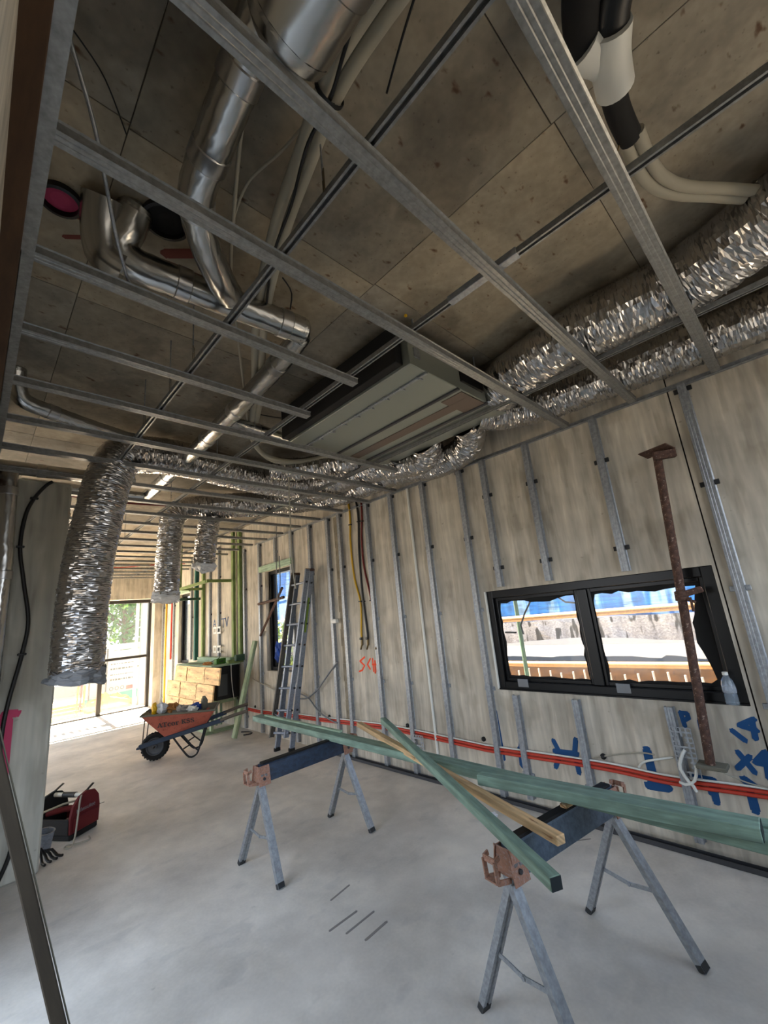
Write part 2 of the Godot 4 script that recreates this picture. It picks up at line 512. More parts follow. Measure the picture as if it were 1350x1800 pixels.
	for g in [["glass", Color(0.9, 0.95, 0.96, 0.06)], ["film", Color(0.9, 0.92, 0.95, 0.22)], ["bottle", Color(0.8, 0.88, 0.95, 0.14)]]:
		var m := mat(g[0], g[1], 0.05)
		m.transparency = BaseMaterial3D.TRANSPARENCY_ALPHA
	var tp := mat("tape_clear", Color(0.6, 0.61, 0.62, 0.5), 0.4)
	tp.transparency = BaseMaterial3D.TRANSPARENCY_ALPHA
	var pl := mat("plastic_film", Color(0.85, 0.86, 0.87), 0.45)
	pl.backlight_enabled = true
	pl.backlight = Color(0.5, 0.5, 0.5)

# ------------------------------------------------------------------ builders
func hat(w: float, d: float, t := 0.002) -> PackedVector2Array:      # furring channel, open towards y = 0, two ribs along its face
	var g := w / 6
	return PackedVector2Array([Vector2(-w / 2 - 0.006, 0), Vector2(-w / 2, 0.003), Vector2(-w / 2, d), Vector2(-g - 0.003, d), Vector2(-g, d - 0.0012), Vector2(-g + 0.003, d), Vector2(g - 0.003, d), Vector2(g, d - 0.0012), Vector2(g + 0.003, d), Vector2(w / 2, d), Vector2(w / 2, 0.003), Vector2(w / 2 + 0.006, 0), Vector2(w / 2 - t, 0), Vector2(w / 2 - t, d - t * 2.2), Vector2(-w / 2 + t, d - t * 2.2), Vector2(-w / 2 + t, 0)])

func crumpled(path: Array, r: Variant, sides: int, ridge: float, crumple: float, seed_: int, flare := 0.0, soft := false) -> MB:
	# a foil skin: rings that zigzag in and out, each corner pushed about, every facet flat
	var rng := RandomNumberGenerator.new()
	rng.seed = seed_
	var no := FastNoiseLite.new()
	no.seed = seed_; no.frequency = 1.0
	var mb := MB.new()
	var fr := MB.frames(path)
	var rings := []
	for k in path.size():
		var ring := []
		for j in sides:
			var a := TAU * j / sides
			var d: Vector3 = fr[k][0] * cos(a) + fr[k][1] * sin(a)
			var p: Vector3 = path[k]
			var rr: float = r[k] if r is Array else r
			var folds := no.get_noise_2d(j * 0.9 + k * 0.35, k * 0.8 - j * 0.25)
			rr += ridge * (1.0 if k % 2 == 0 else -1.0) * (0.55 + 1.6 * folds)
			rr += crumple * (rng.randf() - 0.5) * 2.0 + crumple * 2.2 * no.get_noise_3d(cos(a) * 2.0, sin(a) * 2.0, k * 0.06)
			if flare > 0 and k > path.size() - 8:
				rr += flare * (k - path.size() + 8) / 8.0
			ring.append(p + d * rr + fr[k][2] * (rng.randf() - 0.5) * crumple * 2.4)
		rings.append(ring)
	var nrm := []
	if soft:
		for k in path.size():
			var row := []
			for j in sides:
				var du: Vector3 = rings[k][(j + 1) % sides] - rings[k][(j + sides - 1) % sides]
				var dv: Vector3 = rings[mini(k + 1, path.size() - 1)][j] - rings[maxi(k - 1, 0)][j]
				row.append(du.cross(dv).normalized())
			nrm.append(row)
	for k in path.size() - 1:
		for j in sides:
			if soft:
				var j2 := (j + 1) % sides
				var z := Vector2.ZERO
				mb.raw(rings[k][j], rings[k][j2], rings[k + 1][j2], nrm[k][j], nrm[k][j2], nrm[k + 1][j2], z, z, z)
				mb.raw(rings[k][j], rings[k + 1][j2], rings[k + 1][j], nrm[k][j], nrm[k + 1][j2], nrm[k + 1][j], z, z, z)
				continue
			var a: Vector3 = rings[k][j]; var b: Vector3 = rings[k][(j + 1) % sides]
			var c: Vector3 = rings[k + 1][(j + 1) % sides]; var d: Vector3 = rings[k + 1][j]
			if (j + k) % 2 == 0:
				mb.tri(a, b, c); mb.tri(a, c, d)
			else:
				mb.tri(a, b, d); mb.tri(b, c, d)
	return mb

func flexi(called: String, label: String, pts: Array, r: float, step: float, sides: int, seed_: int, group := "crumpled foil flexible ducts", relief := 0.42) -> Node3D:
	var path := smooth(pts, step)
	var t := thing(called, label, "duct", path[0], group)
	part(crumpled(path, r, sides, step * relief, step * relief * 0.95, seed_), "duct_skin", M.foil, t)
	return t

func lagged(label: String, pts: Array, r: float, seed_: int, bands: Array, group := "foil wrapped pipes under the slab") -> Node3D:
	var path := smooth(pts, 0.02)
	var t := thing("lagged_pipe", label, "pipe", path[0], group)
	part(crumpled(path, r, 36, 0.0, 0.0011, seed_, 0.0, true), "foil_wrap", M.foil_smooth, t)
	var mb: MB
	for e in [0, -1]:
		mb = MB.new()
		var ring: Vector3 = path[e]
		var d: Vector3 = (path[0] - path[1] if e == 0 else path[-1] - path[-2]).normalized()
		mb.lathe([Vector2(r * 1.01, -0.01), Vector2(r * 0.96, r * 0.2), Vector2(r * 0.72, r * 0.42), Vector2(r * 0.35, r * 0.52), Vector2(0.0, r * 0.55)], ring, d, 20)
		part(mb, "end_cap", M.foil_smooth, t)
	for b in bands:
		var i := clampi(int(b * (path.size() - 1)), 1, path.size() - 2)
		mb = MB.new()
		var d: Vector3 = (path[i + 1] - path[i - 1]).normalized()
		mb.lathe([Vector2(r, -0.03), Vector2(r + 0.0035, -0.026), Vector2(r + 0.0035, 0.026), Vector2(r, 0.03)], path[i], d, 30)
		part(mb, "tape_band", M.foil_tape, t)
	return t

func cable(called: String, label: String, category: String, pts: Array, r: float, material: String, group := "", sides := 8) -> MeshInstance3D:
	var mb := MB.new()
	mb.tube(smooth(pts, 0.03), r, sides)
	return solo(mb, called, M[material], label, category, group)

const ORDER := ["first", "second", "third", "fourth", "fifth", "sixth", "seventh", "eighth", "ninth", "tenth", "eleventh", "twelfth", "thirteenth", "fourteenth", "fifteenth", "sixteenth", "seventeenth", "eighteenth", "nineteenth", "twentieth", "twenty-first", "twenty-second", "twenty-third", "twenty-fourth", "twenty-fifth", "twenty-sixth", "twenty-seventh", "twenty-eighth", "twenty-ninth", "thirtieth"]

func _ready() -> void:
	# ---------------- camera, sky, sun, exposure
	cam = Camera3D.new()
	cam.name = "camera"
	cam.transform = Transform3D(Basis(V(0.719319, -0.092697, 0.688467), V(-0.098732, 0.967354, 0.233404), V(-0.687628, -0.235866, 0.686684)), V(0, 1.46165, 0))
	cam.fov = 101.703
	cam.near = 0.02
	add_child(cam)
	cam.current = true
	var sky := ProceduralSkyMaterial.new()
	sky.sky_top_color = Color(0.74, 0.82, 0.93)
	sky.sky_horizon_color = Color(0.95, 0.96, 0.97)
	sky.ground_bottom_color = Color(0.55, 0.53, 0.50)
	sky.ground_horizon_color = Color(0.75, 0.75, 0.74)
	sky.sky_energy_multiplier = 1.0
	sky.sun_angle_max = 4.0
	var env := Environment.new()
	env.background_mode = Environment.BG_SKY
	env.sky = Sky.new()
	env.sky.sky_material = sky
	env.tonemap_mode = Environment.TONE_MAPPER_LINEAR
	env.tonemap_exposure = 5.2
	env.sdfgi_enabled = true
	env.ssao_enabled = true
	env.ssil_enabled = true
	var we := WorldEnvironment.new()
	we.name = "world"
	we.environment = env
	add_child(we)
	var sun := DirectionalLight3D.new()
	sun.name = "sun"
	sun.light_energy = 6.0
	sun.light_color = Color(1.0, 0.93, 0.83)
	sun.light_angular_distance = 0.5
	sun.shadow_enabled = true
	add_child(sun)
	sun.look_at_from_position(Vector3.ZERO, V(-0.04, -1.24, 1.0))
	make_materials()
	build_room()
	build_openings()
	build_grid()
	build_studs()
	build_air_unit()
	build_ducts()
	build_pipes()
	build_wall_services()
	build_trestles()
	build_ladder()
	build_barrow()
	build_bench()
	build_left()
	build_outside_window()
	build_outside_door()

func build_room() -> void:
	# floor
	var mb := MB.new()
	mb.span(V(-0.25, -0.15, 1.25), V(3.28, 0.0, -4.2))
	mb.span(V(-3.2, -0.15, -4.2), V(3.28, 0.0, FAR - 0.25))
	var fl := setting("floor")
	part(mb, "slab", M.floor, fl)
	var on_floor := func(p: Vector2, l: float) -> Vector3: return V(p.x, l, p.y)
	for s in [[[Vector2(1.54, -2.218), Vector2(1.68, -2.238)], 0.011], [[Vector2(1.40, -2.04), Vector2(1.567, -2.04)], 0.013], [[Vector2(1.44, -1.96), Vector2(1.62, -1.967)], 0.012], [[Vector2(1.47, -1.855), Vector2(1.61, -1.862)], 0.014], [[Vector2(2.79, -1.44), Vector2(2.88, -1.36)], 0.010]]:
		mb = MB.new()
		mb.stroke(s[0], s[1], on_floor, 0.0008)
		part(mb, "scuff_mark", M.scuff, fl)
	# ceiling: a slab with the marks of the formwork sheets as thin raised panels
	var ce := setting("ceiling", V(0, SLAB, 0))
	mb = MB.new()
	mb.span(V(-0.25, SLAB + 0.006, 1.25), V(3.3, SLAB + 0.25, -4.2))
	mb.span(V(-3.2, SLAB + 0.006, -4.2), V(3.3, SLAB + 0.25, FAR - 0.25))
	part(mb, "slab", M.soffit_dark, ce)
	var cols := [[-3.2, -2.0, -4.21], [-2.0, -0.88, -4.21], [-0.88, -0.25, -4.21], [-0.25, 0.21, -1.18], [0.21, 1.28, -1.2], [1.28, 2.35, -0.27], [2.35, 3.1, -0.9]]
	var k := 0
	for c in cols:
		var z: float = c[2]
		while z < 1.2 and z > -4.2:
			z += 0.92
		while z > FAR:
			var z0 := minf(z, 1.24)
			var z1 := maxf(z - 0.92, FAR)
			if z0 - z1 > 0.05:
				mb = MB.new()
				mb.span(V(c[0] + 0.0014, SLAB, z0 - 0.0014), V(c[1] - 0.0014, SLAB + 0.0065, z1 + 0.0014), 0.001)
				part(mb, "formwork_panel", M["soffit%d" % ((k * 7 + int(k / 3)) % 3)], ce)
				k += 1
			z -= 0.92
	var on_slab := func(p: Vector2, l: float) -> Vector3: return V(p.x, SLAB - l, p.y)
	for s in [[[Vector2(0.62, -0.73), Vector2(0.66, -0.71), Vector2(0.65, -0.76)], 0.035], [[Vector2(0.12, -1.78), Vector2(0.2, -1.72)], 0.02], [[Vector2(0.45, -1.62), Vector2(0.6, -1.5)], 0.05], [[Vector2(0.1, -1.66), Vector2(0.32, -1.63)], 0.012]]:
		mb = MB.new()
		mb.stroke(s[0], s[1], on_slab, 0.0008)
		part(mb, "paint_mark", M.paint_red, ce)
	# right-hand wall: three precast panels with dark joints between
	var wr := setting("wall_right", V(WALL, 0, 0))
	var holes := [Rect2(0.43, 0.79, 1.57, 0.77), Rect2(5.02, 0.83, 0.71, 1.40), Rect2(8.78, 0.88, 0.6, 1.36)]
	var ys := [0.0, 0.79, 0.83, 0.88, 1.56, 2.23, 2.24, SLAB + 0.02]
	for s in [[-1.2, 0.406, [-1.2, 0.406]], [0.414, 3.9, [0.414, 0.43, 2.0, 3.9]], [3.908, 10.85, [3.908, 5.02, 5.73, 8.78, 9.38, 10.85]]]:
		mb = MB.new()
		mb.sheet(V(WALL, 0, 0), Vector3.FORWARD, Vector3.UP, 0.18, s[2], ys, holes)
		part(mb, "wall_panel", M.wall, wr)
	mb = MB.new()
	mb.span(V(WALL + 0.02, 0, -0.404), V(WALL + 0.12, SLAB, -0.416))
	mb.span(V(WALL + 0.02, 0, -3.898), V(WALL + 0.12, SLAB, -3.910))
	part(mb, "joint_seal", M.black_matt, wr)
	mb = MB.new()                                                  # rough strip of grout over the panel joint
	var rng := RandomNumberGenerator.new()
	rng.seed = 5
	for j in 14:
		mb.box(V(WALL - 0.001, 0.1 + j * 0.19, -3.93 + rng.randf() * 0.012), V(0.006, 0.189, 0.11 + rng.randf() * 0.02), 0.002)
	part(mb, "grout_strip", M.grout, wr)
	var on_wall := func(p: Vector2, l: float) -> Vector3: return V(WALL - l, p.y, p.x)
	var marks := [
		[[Vector2(-0.769, 0.729), Vector2(-0.763, 0.654)], [Vector2(-0.77, 0.725), Vector2(-0.736, 0.725), Vector2(-0.735, 0.701), Vector2(-0.765, 0.682)]],
		[[Vector2(-0.681, 0.694), Vector2(-0.683, 0.639)]],
		[[Vector2(-0.541, 0.655), Vector2(-0.495, 0.61)], [Vector2(-0.433, 0.724), Vector2(-0.502, 0.686), Vector2(-0.434, 0.668)], [Vector2(-0.443, 0.712), Vector2(-0.448, 0.627)]],
		[[Vector2(-0.541, 0.547), Vector2(-0.491, 0.455)], [Vector2(-0.56, 0.465), Vector2(-0.494, 0.531)]],
		[[Vector2(-0.423, 0.564), Vector2(-0.476, 0.506), Vector2(-0.399, 0.503)], [Vector2(-0.425, 0.555), Vector2(-0.437, 0.437)]],
		[[Vector2(-0.793, 0.381), Vector2(-0.686, 0.38), Vector2(-0.675, 0.345), Vector2(-0.713, 0.315)], [Vector2(-0.696, 0.355), Vector2(-0.698, 0.27)]],
		[[Vector2(-0.546, 0.412), Vector2(-0.502, 0.377)], [Vector2(-0.532, 0.346), Vector2(-0.532, 0.266)]],
		[[Vector2(-1.847, 0.472), Vector2(-1.869, 0.379)], [Vector2(-1.879, 0.378), Vector2(-1.882, 0.26)]],
		[[Vector2(-1.603, 0.465), Vector2(-1.568, 0.385), Vector2(-1.619, 0.293)], [Vector2(-1.438, 0.494), Vector2(-1.468, 0.382), Vector2(-1.545, 0.399)], [Vector2(-1.46, 0.383), Vector2(-1.456, 0.285)], [Vector2(-1.607, 0.397), Vector2(-1.444, 0.403)]],
		[[Vector2(-0.998, 0.492), Vector2(-0.998, 0.422), Vector2(-0.994, 0.298)], [Vector2(-1.033, 0.29), Vector2(-0.926, 0.296)]],
		[[Vector2(-2.048, 0.623), Vector2(-2.034, 0.275)]]]
	var wide := [0.024, 0.028, 0.028, 0.029, 0.030, 0.036, 0.042, 0.05, 0.034, 0.05, 0.02]
	for j in marks.size():
		mb = MB.new()
		for s in marks[j]:
			mb.stroke(s, wide[j], on_wall)
		part(mb, "paint_mark", M.paint_blue, wr, "blue spray paint mark")
	for s in [[[Vector2(-3.601, 1.027), Vector2(-3.682, 0.985), Vector2(-3.612, 0.94), Vector2(-3.655, 0.892), Vector2(-3.704, 0.879)]], [[Vector2(-3.511, 1.01), Vector2(-3.564, 0.952), Vector2(-3.524, 0.907)]], [[Vector2(-3.475, 1.011), Vector2(-3.473, 0.885)], [Vector2(-3.403, 1.011), Vector2(-3.42, 0.887)], [Vector2(-3.482, 0.953), Vector2(-3.411, 0.955)], [Vector2(-3.44, 0.99), Vector2(-3.45, 0.87)]]]:
		mb = MB.new()
		for q in s:
			mb.stroke(q, 0.018, on_wall)
		part(mb, "paint_mark", M.paint_orange, wr, "orange spray paint letter")
	mb = MB.new()                                                  # ATV, written on the far part of the wall
	for q in [[Vector2(-7.62, 1.50), Vector2(-7.56, 1.63), Vector2(-7.50, 1.50)], [Vector2(-7.59, 1.55), Vector2(-7.53, 1.55)], [Vector2(-7.27, 1.63), Vector2(-7.13, 1.63)], [Vector2(-7.2, 1.63), Vector2(-7.2, 1.49)], [Vector2(-7.11, 1.64), Vector2(-7.06, 1.50), Vector2(-7.0, 1.65)]]:
		mb.stroke(q, 0.015, on_wall)
	part(mb, "paint_mark", M.paint_blue, wr, "blue letters ATV")
	# far wall with the wide door opening
	mb = MB.new()
	mb.sheet(V(0, 0, FAR), Vector3.LEFT, Vector3.UP, -0.2, [-3.3, -2.93, 2.8, 3.2], [0.0, 2.27, SLAB + 0.02], [Rect2(-2.93, -1, 5.73, 3.27)])
	var wf := setting("wall_far", V(0, 0, FAR))
	part(mb, "wall_panel", M.wall, wf)
	for s in [[2.40, 0.05], [2.62, 0.09], [2.27, 0.03]]:
		mb = MB.new()
		mb.span(V(-0.6, s[0], FAR), V(3.09, s[0] + s[1], FAR + 0.03), 0.004)
		part(mb, "lintel_batten", M.wall_smooth if s[1] > 0.04 else M.zinc, wf)
	# left wall, the stub of concrete beyond it, and the walls nobody sees
	mb = MB.new()
	mb.sheet(V(-0.05, 0, 0), Vector3.FORWARD, Vector3.UP, -0.2, [-1.25, 1.2, 3.05, 4.05], [0.0, 2.05, SLAB + 0.02], [Rect2(1.2, -1, 1.85, 3.05)])
	shell(mb, "wall_left", M.wall)
	var wp := setting("wall_partition", V(0.1, 0, -4.05))
	mb = MB.new()
	mb.extrude(PackedVector2Array([Vector2(0, 0.03), Vector2(0.03, 0.0), Vector2(0.74, 0.0), Vector2(0.74, 2.722), Vector2(0.0, 2.722)]), V(0.49, 0, -4.05), V(0.49, 0, -4.2), Vector3.UP)
	mb = MB.new()
	mb.span(V(-0.25, 0, -4.05), V(0.49, 2.722, -4.2), 0.012)
	part(mb, "concrete_panel", M.wall_smooth, wp)
	var on_stub := func(p: Vector2, l: float) -> Vector3: return V(p.x, p.y, -4.05 + l)
	mb = MB.new()
	mb.stroke([Vector2(0.262, 0.57), Vector2(0.255, 1.0)], 0.045, on_stub)
	mb.stroke([Vector2(0.19, 0.96), Vector2(0.235, 1.04), Vector2(0.295, 1.03)], 0.05, on_stub)
	part(mb, "paint_mark", M.paint_pink, wp, "pink spray paint arrow pointing up")
	mb = MB.new()
	mb.span(V(-0.25, 0, -4.2), V(-3.2, SLAB + 0.02, -4.35))
	mb.sheet(V(-3.0, 0, 0), Vector3.FORWARD, Vector3.UP, -0.2, [4.2, 5.0, 10.2, 10.8], [0.0, 2.5, SLAB + 0.02], [Rect2(5.0, -1, 5.2, 3.5)])
	shell(mb, "wall_side", M.wall)
	mb = MB.new()
	mb.sheet(V(0, 0, 1.05), Vector3.RIGHT, Vector3.UP, 0.2, [-0.25, 0.5, 3.05, 3.28], [0.0, 1.05, 2.6, SLAB + 0.02], [Rect2(0.5, 1.05, 2.55, 1.55)])
	shell(mb, "wall_back", M.wall)
	# metal angles and the timber plate along the wall tops
	mb = MB.new()
	mb.span(V(WALL, GRID + 0.032, 1.0), V(WALL - 0.002, GRID - 0.004, -6.0))
	mb.span(V(WALL - 0.03, GRID - 0.001, 1.0), V(WALL, GRID - 0.004, -6.0))
	shell(mb, "trim_1", M.zinc)
	mb = MB.new()
	mb.span(V(-0.002, GRID - 0.004, 1.0), V(0.032, GRID - 0.001, -4.0))
	mb.span(V(-0.002, GRID - 0.004, 1.0), V(0.0, GRID + 0.032, -4.0))
	shell(mb, "trim_2", M.batten_zinc)
	mb = MB.new()
	mb.bar(V(-0.027, 2.665, 1.0), V(-0.027, 2.665, -4.0), 0.05, 0.045, Vector3.UP, 0.002)
	shell(mb, "trim_3", M.plate_timber)

func build_openings() -> void:
	var X := WALL + 0.045
	# window 1: two black panes, each with torn protective film round its edge
	var w := setting("window_1", V(X, 0.79, -1.2))
	var mb := MB.new()
	for s in [[-0.43, -0.495, 0.79, 1.56], [-1.935, -2.0, 0.79, 1.56]]:
		mb.span(V(X - 0.03, s[2], s[0]), V(X + 0.07, s[3], s[1]), 0.004)
	for s in [[0.79, 0.85], [1.5, 1.56]]:
		mb.span(V(X - 0.03, s[0], -0.495), V(X + 0.07, s[1], -1.935), 0.004)
	part(mb, "window_frame", M.frame_black, w)
	mb = MB.new()
	mb.span(V(X - 0.02, 0.85, -1.18), V(X + 0.06, 1.5, -1.25), 0.004)
	part(mb, "mullion", M.frame_black, w)
	mb = MB.new()
	mb.span(V(X - 0.045, 0.785, -0.43), V(X - 0.03, 0.80, -2.0), 0.003)
	part(mb, "window_sill", M.frame_black, w)
	mb = MB.new()
	mb.span(V(WALL - 0.002, 0.79, -1.985), V(X - 0.03, 1.56, -2.0), 0.002)
	part(mb, "reveal_strip", M.white_plastic, w, "pale strip on the reveal")
	var rng := RandomNumberGenerator.new()
	rng.seed = 77
	for p in [[-0.495, -1.18], [-1.25, -1.935]]:
		var z0: float = p[0]
		var z1: float = p[1]
		mb = MB.new()
		for s in [[z0, z0 - 0.022, 0.85, 1.5], [z1 + 0.022, z1, 0.85, 1.5]]:
			mb.span(V(X, s[2], s[0]), V(X + 0.035, s[3], s[1]), 0.003)
		for s in [[0.85, 0.876], [1.474, 1.5]]:
			mb.span(V(X, s[0], z0 - 0.022), V(X + 0.035, s[1], z1 + 0.022), 0.003)
		var sash := part(mb, "sash", M.frame_black, w)
		mb = MB.new()
		mb.span(V(X + 0.015, 0.87, z0 - 0.02), V(X + 0.019, 1.48, z1 + 0.02))
		part(mb, "pane", M.glass, sash)
		# torn film: a ragged band round the pane
		mb = MB.new()
		var inn := []
		var outer := []
		var lo := Vector2(z1 + 0.02, 0.872)
		var hi := Vector2(z0 - 0.02, 1.478)
		for j in 44:
			var t := j / 44.0 * 4.0
			var e := int(t)
			var f := t - e
			var c: Vector2 = [Vector2(lerpf(lo.x, hi.x, f), lo.y), Vector2(hi.x, lerpf(lo.y, hi.y, f)), Vector2(lerpf(hi.x, lo.x, f), hi.y), Vector2(lo.x, lerpf(hi.y, lo.y, f))][e]
			var deep: float = 0.008 + rng.randf() * 0.02 + (0.02 * rng.randf() if e == 2 else 0.0) + (0.055 * sin(f * PI) + 0.02 if e == 1 and z0 > -0.6 else 0.0)
			outer.append(c)
			inn.append(c + ((lo + hi) * 0.5 - c).normalized() * deep * (1.5 if f < 0.08 or f > 0.92 else 1.0))
		for j in 44:
			var g := (j + 1) % 44
			for x in [X + 0.010, X + 0.0125]:
				mb.out([V(x, outer[j].y, outer[j].x), V(x, outer[g].y, outer[g].x), V(x, inn[g].y, inn[g].x), V(x, inn[j].y, inn[j].x)], V(X + 0.0112, 1.2, 0))
			mb.out([V(X + 0.010, inn[j].y, inn[j].x), V(X + 0.010, inn[g].y, inn[g].x), V(X + 0.0125, inn[g].y, inn[g].x), V(X + 0.0125, inn[j].y, inn[j].x)], V(X, outer[j].y, outer[j].x))
		part(mb, "torn_film", M.black_matt, sash, "torn black protective film")
	for z in [-1.735, -1.02]:
		mb = MB.new()
		mb.span(V(X - 0.033, 0.815, z), V(X - 0.031, 0.872, z - 0.085), 0.0)
		part(mb, "tape_strip", M.tape_clear, w, "strip of clear tape")
	mb = MB.new()                                                   # loose black straps hanging behind the glass
	mb.tube([V(X + 0.03, 1.47, -1.62), V(X + 0.03, 1.36, -1.70), V(X + 0.03, 1.27, -1.75), V(X + 0.03, 1.2, -1.74)], 0.007, 6)
	mb.tube([V(X + 0.03, 1.47, -1.42), V(X + 0.03, 1.42, -1.36), V(X + 0.03, 1.405, -1.27)], 0.007, 6)
	mb.tube([V(X + 0.03, 1.22, -1.9), V(X + 0.03, 1.215, -1.8)], 0.007, 6)
	part(mb, "loose_strap", M.black_matt, w)
	# windows 2 and 3: narrow, dark, the far jamb seen end on
	for a in [["window_2", -5.02, -5.73, 0.83, 2.23], ["window_3", -8.78, -9.38, 0.88, 2.24]]:
		w = setting(a[0], V(X + 0.05, a[3], (a[1] + a[2]) / 2))
		mb = MB.new()
		var x0 := WALL + 0.06
		for s in [[a[1], a[1] - 0.05, a[3], a[4]], [a[2] + 0.05, a[2], a[3], a[4]]]:
			mb.span(V(x0, s[2], s[0]), V(x0 + 0.1, s[3], s[1]), 0.003)
		for s in [[a[3], a[3] + 0.05], [a[4] - 0.05, a[4]]]:
			mb.span(V(x0, s[0], a[1] - 0.05), V(x0 + 0.1, s[1], a[2] + 0.05), 0.003)
		part(mb, "window_frame", M.frame_black, w)
		mb = MB.new()
		mb.span(V(x0 + 0.03, a[3] + 0.05, a[2] + 0.05), V(x0 + 0.07, a[4] - 0.05, a[2] + 0.11), 0.003)
		part(mb, "sash", M.frame_black, w)
		mb = MB.new()
		mb.span(V(x0 + 0.048, a[3] + 0.05, a[1] - 0.05), V(x0 + 0.052, a[4] - 0.05, a[2] + 0.11))
		part(mb, "pane", M.glass, w)
		mb = MB.new()
		mb.bar(V(WALL - 0.03, a[4] + 0.045, a[1] + 0.1), V(WALL - 0.03, a[4] + 0.045, a[2] - 0.1), 0.05, 0.085, Vector3.UP)
		part(mb, "lintel", M.green_pale, w, "pale green timber lintel")
	# the door: three tall panels, two of them with a cross rail; the frame is dark, the lower panes are clear
	var d := setting("door_1", V(1.4, 0, FAR - 0.08))
	var z := FAR - 0.07
	mb = MB.new()
	mb.span(V(-2.8, 2.20, z + 0.05), V(2.93, 2.27, z - 0.05), 0.003)
	for x in [-2.77, 2.90]:
		mb.span(V(x - 0.03, 0, z + 0.05), V(x + 0.03, 2.20, z - 0.05), 0.003)
	part(mb, "door_frame", M.frame_grey, d)
	mb = MB.new()
	mb.span(V(-2.8, 0.0, z + 0.06), V(2.93, 0.025, z - 0.06), 0.003)
	part(mb, "door_sill", M.frame_grey, d)
	for x in [[0.86, 0.92], [1.985, 2.06]]:
		mb = MB.new()
		mb.span(V(x[0], 0.025, z + 0.03), V(x[1], 2.2, z - 0.03), 0.003)
		part(mb, "door_stile", M.frame_grey, d)
	mb = MB.new()
	mb.span(V(2.06, 1.03, z + 0.025), V(2.87, 1.085, z - 0.025), 0.003)
	part(mb, "door_rail", M.frame_grey, d)
	for x in [[2.06, 2.87, 1.085, 2.2], [2.06, 2.87, 0.025, 1.03], [0.92, 1.985, 0.025, 2.2]]:
		mb = MB.new()
		mb.span(V(x[0], x[2], z + 0.002), V(x[1], x[3], z - 0.002))
		part(mb, "pane", M.glass, d)

